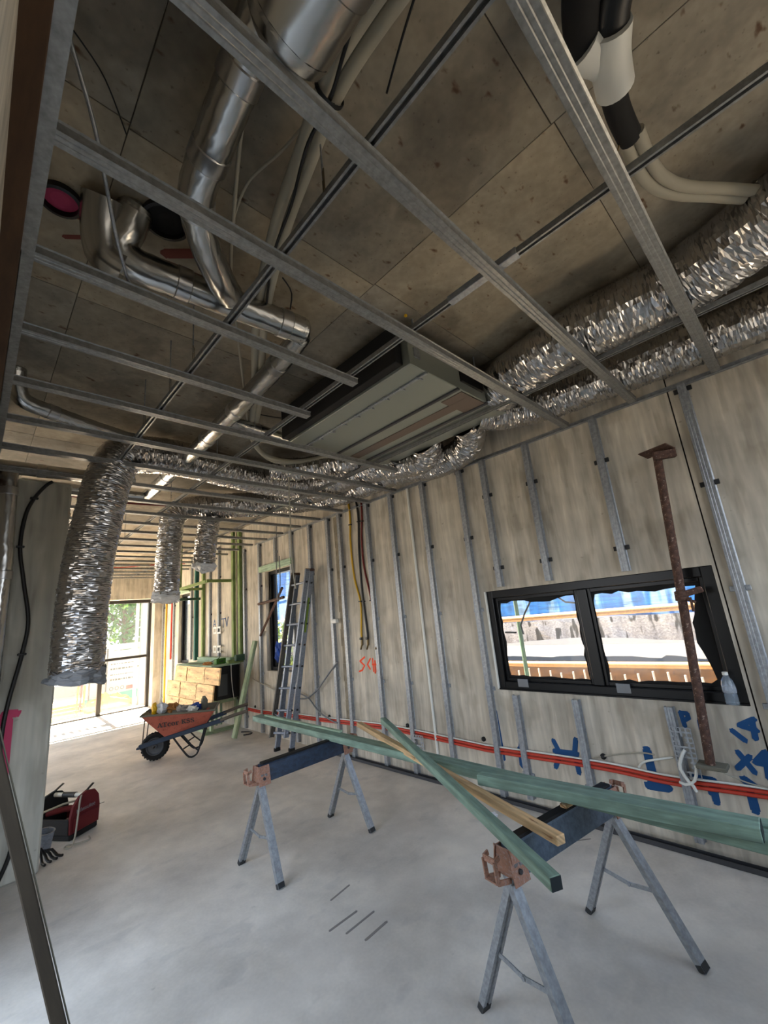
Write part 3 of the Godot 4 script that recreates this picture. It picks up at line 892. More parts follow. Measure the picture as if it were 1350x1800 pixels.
func build_grid() -> void:
	var ends := {3: 1.385, 4: 1.385}
	for k in 23:
		var z := -0.15 - 0.4535 * k
		var x1: float = ends.get(k, 3.068)
		var x0 := 0.032 if z > -4.0 else (-0.9 if z < -4.3 else 0.0)
		var t := thing("ceiling_batten", "galvanised ceiling batten, %s row from the viewer%s" % [ORDER[k], ", cut short beside the air unit" if ends.has(k) else ""], "batten", V(x0, GRID, z), "galvanised ceiling battens")
		var mb := MB.new()
		mb.extrude(hat(0.046, 0.028), V(x0, GRID + 0.028, z), V(x1, GRID + 0.028, z), Vector3.DOWN)
		part(mb, "channel", M.batten_zinc, t)
		for x in [0.665, 1.34, 2.38]:
			if x < x1 and x > x0 and k < 12:
				mb = MB.new()
				mb.box(V(x, GRID + 0.033, z), V(0.05, 0.014, 0.034), 0.003)
				part(mb, "clip", M.zinc_worn, t)
	var rails := [[0.665, 0.9, FAR + 0.3, "left"], [1.34, 0.9, FAR + 0.3, "middle"], [2.38, 0.9, FAR + 0.3, "right"]]
	for r in rails:
		var t := thing("ceiling_rail", "%s of the long galvanised ceiling rails above the battens, running to the far wall" % r[3], "rail", V(r[0], GRID + 0.03, 0), "long ceiling rails")
		var mb := MB.new()
		mb.extrude(PackedVector2Array([Vector2(-0.014, 0), Vector2(-0.014, 0.024), Vector2(0.014, 0.024), Vector2(0.014, 0), Vector2(0.006, 0), Vector2(0.006, 0.004), Vector2(0.0105, 0.004), Vector2(0.0105, 0.02), Vector2(-0.0105, 0.02), Vector2(-0.0105, 0.004), Vector2(-0.006, 0.004), Vector2(-0.006, 0)]), V(r[0], GRID + 0.031, r[1]), V(r[0], GRID + 0.031, r[2]), Vector3.UP)
		part(mb, "channel", M.batten_zinc, t)
		if r[3] == "middle":
			mb = MB.new()
			mb.span(V(1.322, GRID + 0.03, -0.5), V(1.358, GRID + 0.06, -0.82), 0.002)
			part(mb, "joiner_sleeve", M.zinc, t)
	var spots := [[0.665, -0.78, "just beyond the second batten on the left rail"], [0.665, -1.86, "under the cross pipe on the left rail"], [0.665, -2.2, "by the fifth batten, left rail"], [0.665, -2.68, "near the sixth batten on the left rail"], [1.34, -3.2, "beyond the air unit on the middle rail"], [1.34, -4.32, "at the foil drops on the middle rail"], [2.38, -0.9, "between the two big foil ducts"], [1.34, -6.1, "far along the middle rail"], [0.665, -5.4, "far along the left rail"]]
	for s in spots:
		var t := thing("hanger_rod", "thin suspension rod with a bent clip, " + s[2], "hanger", V(s[0], GRID + 0.05, s[1]), "suspension hangers of the ceiling rails")
		var mb := MB.new()
		mb.tube([V(s[0] - 0.012, GRID + 0.1, s[1]), V(s[0] - 0.012, SLAB, s[1])], 0.0032, 6)
		part(mb, "rod", M.zinc_worn, t)
		mb = MB.new()
		for b in [[V(-0.016, 0.05, 0.008), V(-0.016, 0.13, 0.008)], [V(-0.016, 0.13, 0.008), V(-0.002, 0.13, -0.012)], [V(-0.002, 0.13, -0.012), V(0.0, 0.052, -0.012)]]:
			mb.bar(V(s[0], GRID, s[1]) + b[0], V(s[0], GRID, s[1]) + b[1], 0.014, 0.002, V(1, 0, 0.3), 0.0)
		part(mb, "clip", M.brass, t)
	# thin ties, loose wires and the white conduits that wander under the slab
	cable("tie_wire", "slanting pale metal strut running down from the left wall top to the second batten", "strut", [V(0.03, 2.97, -1.0), V(0.12, 2.88, -1.14), V(0.225, 2.76, -1.36), V(0.32, 2.72, -1.55)], 0.006, "zinc_worn")
	cable("loose_wire", "fine black wire crossing the slab beside the slanting strut", "wire", [V(0.04, 2.96, -0.98), V(0.12, 2.99, -1.06), V(0.21, 3.04, -1.22)], 0.0022, "black")
	var z0 := V(1.56, 3.0, -1.3)
	cable("white_cable", "white cable dropping from the slab past the lagged pipe to the left rail", "cable", [V(0.36, 3.04, -0.6), V(0.47, 3.0, -0.95), V(0.56, 2.97, -1.2), V(0.66, 2.96, -1.45), V(0.85, 2.95, -1.8), V(1.16, 2.93, -2.35), V(1.4, 2.9, -2.8)], 0.007, "white_lagging", "white cables under the slab")
	cable("white_cable", "white cable slanting from the white pipes towards the left rail", "cable", [V(0.62, 2.99, -0.68), V(0.6, 3.0, -0.9), V(0.56, 3.0, -1.08), V(0.57, 2.98, -1.22)], 0.005, "white_lagging", "white cables under the slab")
	cable("hanging_cable", "thin white cable hanging straight down from a far batten", "cable", [V(1.86, GRID, -2.98), V(1.865, 2.3, -2.99), V(1.87, 1.9, -2.99), V(1.90, 1.72, -3.0)], 0.006, "white_lagging")
	cable("hanging_cable", "pair of thin grey cables dangling in front of the narrow window by the ladder", "cable", [V(2.72, GRID, -4.7), V(2.72, 2.35, -4.72), V(2.73, 1.95, -4.75), V(2.75, 1.72, -4.76), V(2.76, 1.95, -4.72), V(2.755, 2.3, -4.71)], 0.006, "grey_plastic")

func build_studs() -> void:
	var rows := [[-0.33, 0.02, GRID, "full height, right of the wide window"], [-0.88, 1.585, GRID, "short, above the wide window, right one of three"], [-1.41, 1.585, GRID, "short, above the wide window, middle one of three"], [-1.82, 1.585, GRID, "short, above the wide window, left one of three"],
		[-0.82, 0.05, 0.76, "short, below the wide window, behind the perforated plate"], [-1.38, 0.05, 0.76, "short, below the wide window, middle one of three"], [-1.84, 0.05, 0.76, "short, below the wide window, left one of three"],
		[-2.07, 0.02, GRID, "full height, just left of the wide window"], [-2.52, 0.02, GRID, "full height, second left of the wide window"], [-2.97, 0.02, GRID, "full height, third left of the wide window"], [-3.36, 0.02, GRID, "full height, right of the red pipe"],
		[-3.86, 0.02, GRID, "full height, left of the yellow pipe"], [-4.1, 0.02, GRID, "full height, left of the grout strip"], [-4.5, 0.02, GRID, "full height, third left of the yellow pipe"], [-4.95, 0.02, GRID, "full height, behind the ladder"],
		[-5.38, 2.32, GRID, "short, above the narrow window"], [-5.3, 0.05, 0.8, "short, below the narrow window"], [-5.86, 0.02, GRID, "full height, left of the narrow window"], [-6.36, 0.02, GRID, "full height, by the leaning green timber"],
		[-7.33, 0.96, 2.9, "above the bench, carrying the white outlet boxes"], [-7.72, 0.96, 2.9, "above the bench, left of the outlet boxes"], [-8.62, 0.96, 2.9, "above the bench, right of the far narrow window"], [-9.62, 0.02, GRID, "full height, left of the far narrow window"], [-10.3, 0.02, GRID, "full height, in the far corner"]]
	for s in rows:
		var z: float = s[0]
		var t := thing("wall_stud", "galvanised wall stud, " + s[3], "stud", V(WALL, s[1], z), "galvanised studs on the right wall")
		var mb := MB.new()
		mb.extrude(hat(0.044, 0.036), V(WALL - 0.002, s[1], z), V(WALL - 0.002, s[2], z), Vector3.LEFT)
		part(mb, "channel", M.zinc, t)
		var y: float = s[1] + 0.14
		while y < s[2]:
			for g in [-1, 1]:
				if g < 0 and int(y * 10) % 3 == 0:
					continue
				mb = MB.new()
				mb.span(V(WALL, y, z + g * 0.022), V(WALL - 0.013, y + 0.03, z + g * 0.048), 0.002)
				part(mb, "clip", M.dark_grey if int(y * 7) % 2 == 0 else M.zinc_worn, t)
			y += 0.62
	for s in [[2.96, "right"], [3.05, "left"]]:
		var mb := MB.new()
		var z := FAR + 0.004
		mb.extrude(hat(0.044, 0.036), V(s[0], 0.02, z), V(s[0], 2.4, z), Vector3.BACK)
		solo(mb, "wall_stud", M.zinc, "galvanised stud on the far wall right of the door, %s one of two" % ("door side" if s[1] == "right" else "corner side"), "stud", "galvanised studs on the far wall")
	var mb := MB.new()
	mb.tube([V(WALL - 0.012, 0.04, -2.7), V(WALL - 0.012, GRID, -2.72)], 0.0125, 12)
	solo(mb, "wall_conduit", M.white_plastic, "rigid white conduit standing on the wall between two studs", "conduit")

func build_air_unit() -> void:
	var t := thing("air_unit", "long ducted air unit in a pale metal casing hung under the slab", "air unit", V(1.9, 2.74, -1.86))
	var mb := MB.new()
	mb.span(V(1.555, 2.742, -1.25), V(2.30, 2.985, -2.48), 0.004)
	var casing := part(mb, "casing", M.casing, t)
	mb = MB.new()
	mb.span(V(1.50, 2.76, -1.30), V(1.556, 2.99, -2.47), 0.003)
	part(mb, "intake_lining", M.black_matt, t, "black insulated intake side")
	mb = MB.new()
	mb.span(V(2.02, 2.80, -1.235), V(2.26, 2.95, -1.252), 0.002)
	part(mb, "end_lining", M.black, t)
	# supply plenum on the wall side
	mb = MB.new()
	var pr := PackedVector2Array([Vector2(0, 0), Vector2(0.29, 0.02), Vector2(0.29, 0.235), Vector2(0, 0.235)])
	mb.extrude(pr, V(2.30, 2.742, -1.27), V(2.30, 2.742, -2.47), Vector3.UP)
	part(mb, "supply_plenum", M.casing, t)
	for s in [[1.69, 0.016], [1.985, 0.02], [2.295, 0.022]]:
		mb = MB.new()
		mb.span(V(s[0] - s[1] / 2, 2.729, -1.245), V(s[0] + s[1] / 2, 2.743, -2.485), 0.002)
		part(mb, "flange", M.steel_dark if s[0] > 1.8 else M.zinc_worn, casing)
	mb = MB.new()
	mb.span(V(2.115, 2.736, -1.26), V(2.20, 2.743, -2.47))
	mb.span(V(2.035, 2.7365, -1.26), V(2.29, 2.743, -1.42))
	part(mb, "tape_patch", M.carton, casing, "brownish protective strip under the casing")
	M.carton.albedo_color = Color(0.40, 0.35, 0.31)
	for k in 9:
		mb = MB.new()
		mb.lathe([Vector2(0.0, 0.006), Vector2(0.006, 0.004), Vector2(0.007, 0)], V(1.69, 2.729, -1.31 - k * 0.138), Vector3.DOWN, 8)
		mb.box(V(1.70, 2.736, -1.31 - k * 0.138), V(0.05, 0.008, 0.008))
		part(mb, "screw", M.zinc, casing)
	for z in [-1.25, -2.48]:
		for x in [1.62, 2.22]:
			mb = MB.new()
			mb.tube([V(x, 2.80, z), V(x, SLAB, z)], 0.006, 8)
			mb.box(V(x, 2.83, z), V(0.05, 0.06, 0.012), 0.002)
			part(mb, "hanger_bracket", M.zinc_worn, t)
	mb = MB.new()
	mb.box(V(1.53, 3.01, -1.22), V(0.016, 0.016, 0.016), 0.004)
	part(mb, "yellow_tag", M.bag_yellow, t)
	cable("loose_wire", "thin black wire from the slab to the far corner of the air unit", "wire", [V(1.15, 3.0, -2.5), V(1.28, 2.93, -2.5), V(1.42, 2.93, -2.5), V(1.52, 2.92, -2.45)], 0.004, "black")

func build_ducts() -> void:
	# two ducts that run towards the viewer from the near end of the air unit
	var t := flexi("flexible_duct", "upper foil duct running from the air unit to the upper right edge", [V(2.44, 2.87, -1.24), V(2.36, 2.88, -1.0), V(2.30, 2.885, -0.68), V(2.31, 2.885, -0.40), V(2.32, 2.885, -0.13), V(2.2, 2.885, 0.19), V(2.06, 2.885, 0.5), V(2.0, 2.885, 0.95)], 0.155, 0.0085, 36, 3)
	t = flexi("flexible_duct", "lower foil duct lying along the right wall top above the battens", [V(2.58, 2.86, -1.48), V(2.70, 2.84, -1.36), V(2.82, 2.83, -1.1), V(2.87, 2.835, -0.8), V(2.9, 2.835, -0.42), V(2.92, 2.835, 0.0), V(2.92, 2.835, 0.35), V(2.9, 2.835, 0.95)], 0.132, 0.0085, 32, 4)
	# four that leave the plenum and turn away
	t = flexi("flexible_duct", "foil duct bending out of the plenum nearest the wall, ending in the shorter hanging drop", [V(2.57, 2.84, -1.63), V(2.72, 2.83, -1.65), V(2.84, 2.76, -1.78), V(2.88, 2.715, -2.0), V(2.88, 2.72, -2.25), V(2.90, 2.80, -2.6), V(2.93, 2.82, -3.1), V(2.93, 2.83, -3.6), V(2.78, 2.86, -4.1), V(2.4, 2.86, -4.5), V(2.05, 2.85, -4.72), V(1.93, 2.76, -4.80), V(1.90, 2.62, -4.83), V(1.875, 2.35, -4.85), V(1.862, 2.17, -4.85)], 0.118, 0.0095, 30, 5)
	var mb := MB.new()
	mb = crumpled(smooth([V(1.864, 2.20, -4.85), V(1.86, 2.16, -4.85), V(1.855, 2.13, -4.85), V(1.85, 2.10, -4.85)], 0.012), [0.131, 0.134, 0.133, 0.128, 0.118, 0.10, 0.07, 0.04, 0.02, 0.01, 0.01, 0.01], 20, 0.0, 0.009, 21)
	part(mb, "plastic_end", M.plastic_film, t, "pale plastic bag over the open end")
	t = flexi("flexible_duct", "foil duct curling beneath the plenum corner, ending in the longer middle drop", [V(2.57, 2.84, -2.03), V(2.67, 2.82, -2.06), V(2.73, 2.755, -2.18), V(2.72, 2.765, -2.36), V(2.69, 2.83, -2.7), V(2.66, 2.86, -3.2), V(2.66, 2.87, -3.7), V(2.45, 2.87, -4.25), V(2.0, 2.87, -4.62), V(1.66, 2.84, -4.83), V(1.54, 2.74, -4.89), V(1.51, 2.55, -4.9), V(1.495, 2.2, -4.9), V(1.487, 1.86, -4.9)], 0.125, 0.0095, 30, 6)
	mb = crumpled(smooth([V(1.488, 1.9, -4.9), V(1.487, 1.85, -4.9), V(1.485, 1.79, -4.9)], 0.012), 0.128, 20, 0.0, 0.010, 22, 0.012)
	part(mb, "plastic_end", M.plastic_film, t, "pale plastic sleeve round the open end")
	t = flexi("flexible_duct", "long foil duct crossing to the left and hanging down as the big near drop", [V(2.60, 2.87, -2.32), V(2.70, 2.86, -2.5), V(2.66, 2.87, -2.95), V(2.58, 2.88, -3.35), V(2.36, 2.88, -3.62), V(1.95, 2.88, -3.65), V(1.6, 2.88, -3.58), V(1.25, 2.88, -3.50), V(0.95, 2.87, -3.48), V(0.72, 2.81, -3.46), V(0.635, 2.63, -3.44), V(0.59, 2.38, -3.42), V(0.545, 2.05, -3.41), V(0.523, 1.7, -3.41), V(0.52, 1.27, -3.41)], 0.147, 0.0068, 42, 7)
	mb = crumpled(smooth([V(0.52, 1.30, -3.41), V(0.52, 1.25, -3.41), V(0.515, 1.215, -3.41)], 0.010), 0.147, 24, 0.0, 0.010, 23, 0.02)
	part(mb, "torn_liner", M.grey_plastic, t, "ragged pale liner at the open end")
	t = flexi("flexible_duct", "short foil duct tucked under the far end of the air unit", [V(2.55, 2.87, -2.46), V(2.42, 2.85, -2.62), V(2.3, 2.85, -2.85), V(2.1, 2.87, -3.2), V(1.9, 2.9, -3.35)], 0.105, 0.011, 22, 8)
	t = flexi("flexible_duct", "foil duct along the right wall top beyond the plenum", [V(2.96, 2.93, -2.2), V(2.97, 2.93, -2.8), V(2.97, 2.93, -3.3), V(2.97, 2.92, -3.9)], 0.105, 0.011, 22, 9)

func build_pipes() -> void:
	# lagged waste pipes in foil
	lagged("fat round-ended foil wrapped pipe end at the top edge of the picture", [V(0.40, 2.80, 0.6), V(0.40, 2.80, 0.2), V(0.40, 2.80, -0.2), V(0.40, 2.80, -0.55)], 0.105, 31, [0.85])
	lagged("foil wrapped pipe sloping from the fat pipe end down to the cross pipe", [V(0.38, 2.97, -0.58), V(0.385, 2.94, -0.75), V(0.392, 2.91, -0.95), V(0.41, 2.89, -1.16), V(0.49, 2.87, -1.30), V(0.60, 2.86, -1.42), V(0.68, 2.87, -1.50)], 0.058, 32, [0.2, 0.45, 0.62])
	var t := lagged("foil wrapped cross pipe with flared left end under the slab hole", [V(0.30, 3.05, -1.49), V(0.285, 2.99, -1.53), V(0.27, 2.93, -1.57), V(0.33, 2.89, -1.585), V(0.48, 2.885, -1.57), V(0.8, 2.885, -1.545), V(1.06, 2.885, -1.52)], 0.064, 33, [0.42, 0.9])
	var mb := MB.new()
	mb.tube(smooth([V(0.20, 3.045, -1.50), V(0.21, 2.97, -1.56), V(0.235, 2.89, -1.60), V(0.30, 2.86, -1.60)], 0.02), 0.07, 18)
	part(mb, "flared_end", M.foil_smooth, t)
	lagged("long foil wrapped pipe running to the far end beside the air unit", [V(1.075, 2.885, -1.56), V(1.10, 2.875, -1.8), V(1.13, 2.865, -2.4), V(1.15, 2.855, -3.2), V(1.16, 2.84, -4.5)], 0.056, 34, [0.1, 0.3, 0.47, 0.62, 0.8])
	lagged("thin foil wrapped branch from the long pipe towards the air unit", [V(1.16, 2.87, -2.62), V(1.3, 2.88, -2.63), V(1.55, 2.88, -2.66), V(1.9, 2.88, -2.72)], 0.038, 35, [0.3, 0.9])
	lagged("foil wrapped pipe with blue sheen from the left wall towards the big near drop", [V(0.05, 3.05, -2.96), V(0.06, 2.97, -3.0), V(0.10, 2.90, -3.05), V(0.25, 2.885, -3.11), V(0.5, 2.88, -3.2), V(0.84, 2.88, -3.31)], 0.046, 36, [0.35, 0.9])
	lagged("foil wrapped pipe lying across the top of the concrete stub", [V(-0.2, 2.775, -3.97), V(0.2, 2.775, -3.97), V(0.5, 2.78, -3.97), V(0.9, 2.80, -3.98)], 0.05, 37, [0.45, 0.8])
	t = lagged("upright foil wrapped pipe in front of the concrete stub", [V(0.10, 2.74, -3.95), V(0.105, 2.5, -3.95), V(0.115, 2.2, -3.95), V(0.125, 1.95, -3.95), V(0.13, 0.05, -3.95)], 0.055, 38, [0.06, 0.29])
	lagged("foil wrapped pipe from behind the stub above the far battens", [V(0.2, 2.83, -4.5), V(0.5, 2.82, -4.48), V(0.8, 2.81, -4.46), V(1.1, 2.80, -4.42)], 0.04, 39, [0.5])
	# white insulated pipes and their black strap
	for s in [[0.0, "left"], [0.042, "right"]]:
		var o: float = s[0]
		cable("insulated_pipe", "white insulated pipe along the slab to the air unit, %s of the pair" % s[1], "pipe", [V(0.585 + o, 2.955, 0.3), V(0.585 + o, 2.955, -0.2), V(0.575 + o, 2.95, -0.6), V(0.625 + o, 2.945, -0.86), V(0.71 + o, 2.94, -1.19), V(0.88 + o, 2.935, -1.65), V(1.2 + o, 2.93, -2.3), V(1.46 + o, 2.92, -2.85 - o), V(1.72 + o, 2.91, -3.12 - o), V(1.98, 2.905, -3.14 - o), V(2.16, 2.90, -2.92 - o), V(2.2 + o, 2.89, -2.5)], 0.021, "white_lagging", "strapped pair of white insulated pipes", 12)
	mb = MB.new()
	mb.tube(smooth([V(0.555, 2.985, -0.3), V(0.55, 2.93, -0.48), V(0.60, 2.915, -0.66), V(0.615, 2.91, -0.80), V(0.68, 2.91, -1.0), V(0.745, 2.91, -1.25), V(0.9, 2.91, -1.6)], 0.03), 0.0055, 6)
	solo(mb, "black_cable", M.black, "black cable strapped along the pair of white insulated pipes", "cable")
	t = thing("cable_tie", "black cable tie with a long loose tail round the white insulated pipes", "cable tie", V(0.6, 2.92, -0.66))
	mb = MB.new()
	mb.lathe([Vector2(0.044, -0.006), Vector2(0.047, -0.006), Vector2(0.047, 0.006), Vector2(0.044, 0.006)], V(0.602, 2.948, -0.66), V(0.1, 0, -1).normalized(), 20)
	part(mb, "loop", M.black, t)
	mb = MB.new()
	mb.bar(V(0.61, 2.91, -0.655), V(0.655, 2.87, -0.70), 0.006, 0.003, Vector3.UP, 0.0)
	part(mb, "tail", M.black, t)
	cable("loose_wire", "stiff black wire end hanging straight from the top edge of the picture", "wire", [V(0.655, 2.98, -0.36), V(0.69, 2.97, -0.45), V(0.735, 2.95, -0.56)], 0.0035, "black")
	cable("loose_wire", "short curved black wire under the end of the cross pipe", "wire", [V(0.86, 2.97, -1.36), V(0.93, 2.96, -1.40), V(0.965, 2.93, -1.47)], 0.0035, "black")
	# refrigerant lines on the right: black lagging, a pale Y-joint, then two white pipes
	t = thing("refrigerant_line", "black lagged refrigerant lines with a pale Y joint, turning into two white pipes", "pipe", V(1.2, 2.93, -0.05))
	mb = MB.new()
	mb.tube(smooth([V(0.72, 2.98, 0.25), V(0.83, 2.97, 0.05), V(0.95, 2.96, -0.06), V(1.04, 2.95, -0.10), V(1.085, 2.94, -0.115)], 0.02), 0.05, 18)
	part(mb, "black_lagging", M.black_matt, t)
	mb = MB.new()
	mb.tube(smooth([V(0.90, 2.965, 0.22), V(0.98, 2.955, 0.04), V(1.05, 2.945, -0.03), V(1.12, 2.94, -0.055)], 0.02), 0.047, 18)
	part(mb, "black_lagging", M.black, t)
	mb = MB.new()
	mb.tube(smooth([V(1.08, 2.93, -0.045), V(1.15, 2.925, -0.07), V(1.235, 2.925, -0.085)], 0.01), 0.052, 18)
	mb.tube(smooth([V(1.06, 2.93, -0.115), V(1.13, 2.925, -0.10), V(1.20, 2.925, -0.085)], 0.01), [0.05, 0.052, 0.053, 0.05, 0.046, 0.042, 0.04, 0.036, 0.034, 0.032, 0.03, 0.03, 0.03, 0.03, 0.03, 0.03], 18)
	part(mb, "pale_joint", M.white_plastic, t, "pale plastic wrapped Y joint")
	mb = MB.new()
	mb.tube(smooth([V(1.21, 2.93, -0.088), V(1.32, 2.935, -0.10), V(1.44, 2.94, -0.10)], 0.02), 0.036, 16)
	part(mb, "black_tape", M.black_matt, t)
	for s in [[0.0, 0.0], [0.04, 0.028]]:
		mb = MB.new()
		mb.tube(smooth([V(1.43, 2.935, -0.115 + s[0]), V(1.55, 2.935, -0.115 + s[0]), V(1.68, 2.935, -0.1 + s[0]), V(1.80, 2.935, -0.05 + s[0]), V(1.95, 2.935, 0.06 + s[0]), V(2.06, 2.935, 0.14 + s[0])], 0.02), 0.021, 12)
		part(mb, "white_pipe", M.white_lagging, t, "white insulated pipe")
	mb = MB.new()
	mb.tube(smooth([V(1.40, 2.90, -0.13), V(1.44, 2.895, -0.15), V(1.5, 2.89, -0.145), V(1.55, 2.885, -0.14)], 0.01), 0.003, 6)
	mb.tube(smooth([V(1.47, 2.89, -0.15), V(1.52, 2.885, -0.13), V(1.53, 2.885, -0.10), V(1.5, 2.885, -0.11)], 0.01), 0.004, 6)
	part(mb, "tie_wire", M.brass, t)
	# the two penetrations in the slab
	for s in [[0.085, -1.6, 0.068, "paint_pink", "round pipe stub in the slab with pink plug by the left wall"], [0.40, -1.45, 0.085, "black", "round black pipe opening in the slab beside the flared foil end"]]:
		t = thing("pipe_stub", s[4], "pipe stub", V(s[0], SLAB - 0.02, s[1]), "pipe stubs in the slab")
		mb = MB.new()
		mb.lathe([Vector2(s[2], 0.0), Vector2(s[2], 0.022), Vector2(s[2] - 0.012, 0.024), Vector2(s[2] - 0.014, 0.0)], V(s[0], SLAB, s[1]), Vector3.DOWN, 28)
		part(mb, "collar", M.black, t)
		mb = MB.new()
		mb.lathe([Vector2(s[2] - 0.012, 0.003), Vector2(0.03, 0.008), Vector2(0.0, 0.004)], V(s[0], SLAB, s[1]), Vector3.DOWN, 20)
		part(mb, "plug", M[s[3]] if s[3] != "black" else M.black_matt, t)

func build_wall_services() -> void:
	var X := WALL - 0.012
	# yellow, dark grey and red pipes with taps
	var runs := [["pipe_yellow", "yellow gas pipe clipped to the right wall, leftmost of three with taps", [V(X, 3.04, -3.72), V(X, 2.66, -3.655), V(X, 2.3, -3.68), V(X, 1.9, -3.66), V(X, 1.6, -3.585), V(X, 1.3, -3.61), V(X, 1.22, -3.61)]],
		["pipe_grey", "dark grey water pipe clipped to the right wall between the yellow and red ones", [V(X, 3.04, -3.6), V(X, 2.63, -3.51), V(X, 2.2, -3.54), V(X, 1.8, -3.545), V(X, 1.55, -3.53), V(X, 1.3, -3.51), V(X, 1.22, -3.51)]],
		["pipe_red", "dark red water pipe bowing down the right wall beside the grey one", [V(X, 3.04, -3.46), V(X, 2.64, -3.44), V(X, 2.3, -3.48), V(X, 2.0, -3.48), V(X, 1.7, -3.42), V(X, 1.45, -3.375), V(X, 1.3, -3.37), V(X, 1.22, -3.37)]]]
	for r in runs:
		var end: Vector3 = r[2][-1]
		var t := thing("water_pipe", r[1], "pipe", V(end.x, 1.1, end.z), "coloured pipes with taps")
		var mb := MB.new()
		mb.tube(smooth(r[2], 0.03), 0.0105 if r[0] != "pipe_grey" else 0.012, 10)
		part(mb, "pipe", M[r[0]], t)
		mb = MB.new()
		mb.tube([end + V(0, 0.02, 0), end + V(-0.004, -0.07, 0)], 0.011, 10)
		mb.tube([end + V(-0.004, -0.06, 0), end + V(-0.03, -0.11, 0.004)], 0.009, 8)
		var tap := part(mb, "tap", M.brass, t)
		mb = MB.new()
		mb.box(end + V(-0.014, 0.0, 0), V(0.02, 0.024, 0.036), 0.005)
		part(mb, "tap_handle", M.black, tap)
		for y in [2.5, 1.62]:
			var at: Vector3 = r[2][0]
			for p in smooth(r[2], 0.03):
				if absf(p.y - y) < absf(at.y - y): at = p
			mb = MB.new()
			mb.box(at, V(0.03, 0.012, 0.04), 0.003)
			part(mb, "pipe_clip", M.black, t)
	# red conduits and the white cable along the foot of the wall
	var line := func(dy: float, x: float) -> Array:
		return [V(x, 0.28 + dy, -6.3), V(x, 0.276 + dy, -5.88), V(x, 0.30 + dy, -5.2), V(x, 0.319 + dy, -4.5), V(x, 0.345 + dy, -3.8), V(x, 0.358 + dy, -3.2), V(x, 0.335 + dy, -2.3), V(x, 0.333 + dy, -2.1), V(x, 0.352 + dy, -1.3), V(x, 0.34 + dy, -0.9), V(x, 0.358 + dy, -0.45), V(x, 0.36 + dy, 0.3), V(x, 0.36 + dy, 0.95)]
	cable("wall_conduit", "upper bright red conduit along the foot of the right wall", "conduit", line.call(0.012, X), 0.0105, "conduit_red", "red conduits along the wall", 10)
	cable("wall_conduit", "lower bright red conduit along the foot of the right wall", "conduit", line.call(-0.012, X), 0.0105, "conduit_red", "red conduits along the wall", 10)
	cable("white_cable", "white cable lying on the red conduits along the right wall", "cable", line.call(0.033, X - 0.008), 0.006, "white_plastic", "white cables on the right wall")
	cable("white_cable", "white cable looping from the red conduits up to a hole beside the wide window stud", "cable", [V(X, 0.40, -1.33), V(X, 0.45, -1.15), V(X, 0.475, -1.02), V(X + 0.01, 0.47, -0.96)], 0.0045, "white_lagging", "white cables on the right wall")
	cable("white_cable", "thick white cable arching off the red conduits left of the perforated plate", "cable", [V(X - 0.01, 0.39, -1.06), V(X - 0.02, 0.43, -1.02), V(X - 0.02, 0.46, -0.93), V(X, 0.475, -0.86)], 0.0065, "white_plastic", "white cables on the right wall")
	cable("white_cable", "white cable with stripped end hooked over the perforated plate", "cable", [V(X - 0.04, 0.535, -0.78), V(X - 0.06, 0.52, -0.79), V(X - 0.06, 0.45, -0.82), V(X - 0.06, 0.39, -0.80), V(X - 0.06, 0.35, -0.77), V(X - 0.06, 0.32, -0.765)], 0.009, "white_plastic", "white cables on the right wall")
	cable("white_cable", "short white cable curling up from the plate's foot", "cable", [V(X - 0.06, 0.365, -0.84), V(X - 0.065, 0.36, -0.80), V(X - 0.06, 0.39, -0.76), V(X - 0.05, 0.435, -0.745), V(X - 0.04, 0.46, -0.745)], 0.008, "white_plastic", "white cables on the right wall")
	cable("white_cable", "thin white cable trailing right from the foot of the rusty prop", "cable", [V(X - 0.02, 0.455, -0.66), V(X - 0.01, 0.42, -0.58), V(X - 0.01, 0.40, -0.5), V(X - 0.01, 0.385, -0.3)], 0.004, "white_lagging", "white cables on the right wall")
	cable("grey_cable", "grey flexible cable crossing the studs diagonally below the grout strip", "cable", [V(X - 0.035, 0.98, -4.02), V(X - 0.035, 0.85, -4.2), V(X - 0.035, 0.66, -4.45), V(X - 0.035, 0.55, -4.68), V(X - 0.03, 0.53, -4.9)], 0.009, "grey_plastic", "grey cables on the right wall")
	cable("grey_cable", "grey flexible cable from the knot right of the ladder down to the red conduit", "cable", [V(X - 0.035, 0.60, -4.9), V(X - 0.035, 0.55, -4.65), V(X - 0.035, 0.42, -4.45), V(X - 0.03, 0.34, -4.2), V(X - 0.03, 0.33, -4.1)], 0.008, "grey_plastic", "grey cables on the right wall")
	cable("grey_cable", "pale thin cable running left of the narrow window to a wall clip", "cable", [V(X - 0.03, 0.72, -6.1), V(X - 0.035, 0.68, -5.9), V(X - 0.03, 0.6, -5.5), V(X - 0.03, 0.55, -5.3)], 0.007, "white_lagging", "grey cables on the right wall")
	for s in [[-2.2, 0.39], [-1.27, 0.405], [-3.05, 0.40], [-4.3, 0.36], [-6.1, 0.32]]:
		var mb := MB.new()
		mb.lathe([Vector2(0.018, 0.0), Vector2(0.018, 0.012), Vector2(0.008, 0.02), Vector2(0.0, 0.02)], V(WALL, s[1] + 0.01, s[0]), Vector3.LEFT, 12)
		solo(mb, "wall_grommet", M.black, "black wall plug above the red conduit, %s" % {-2.2: "left of the wide window", -1.27: "below the wide window", -3.05: "behind the thin timbers", -4.3: "right of the ladder", -6.1: "far left by the green timber"}[s[0]], "plug", "black wall plugs")
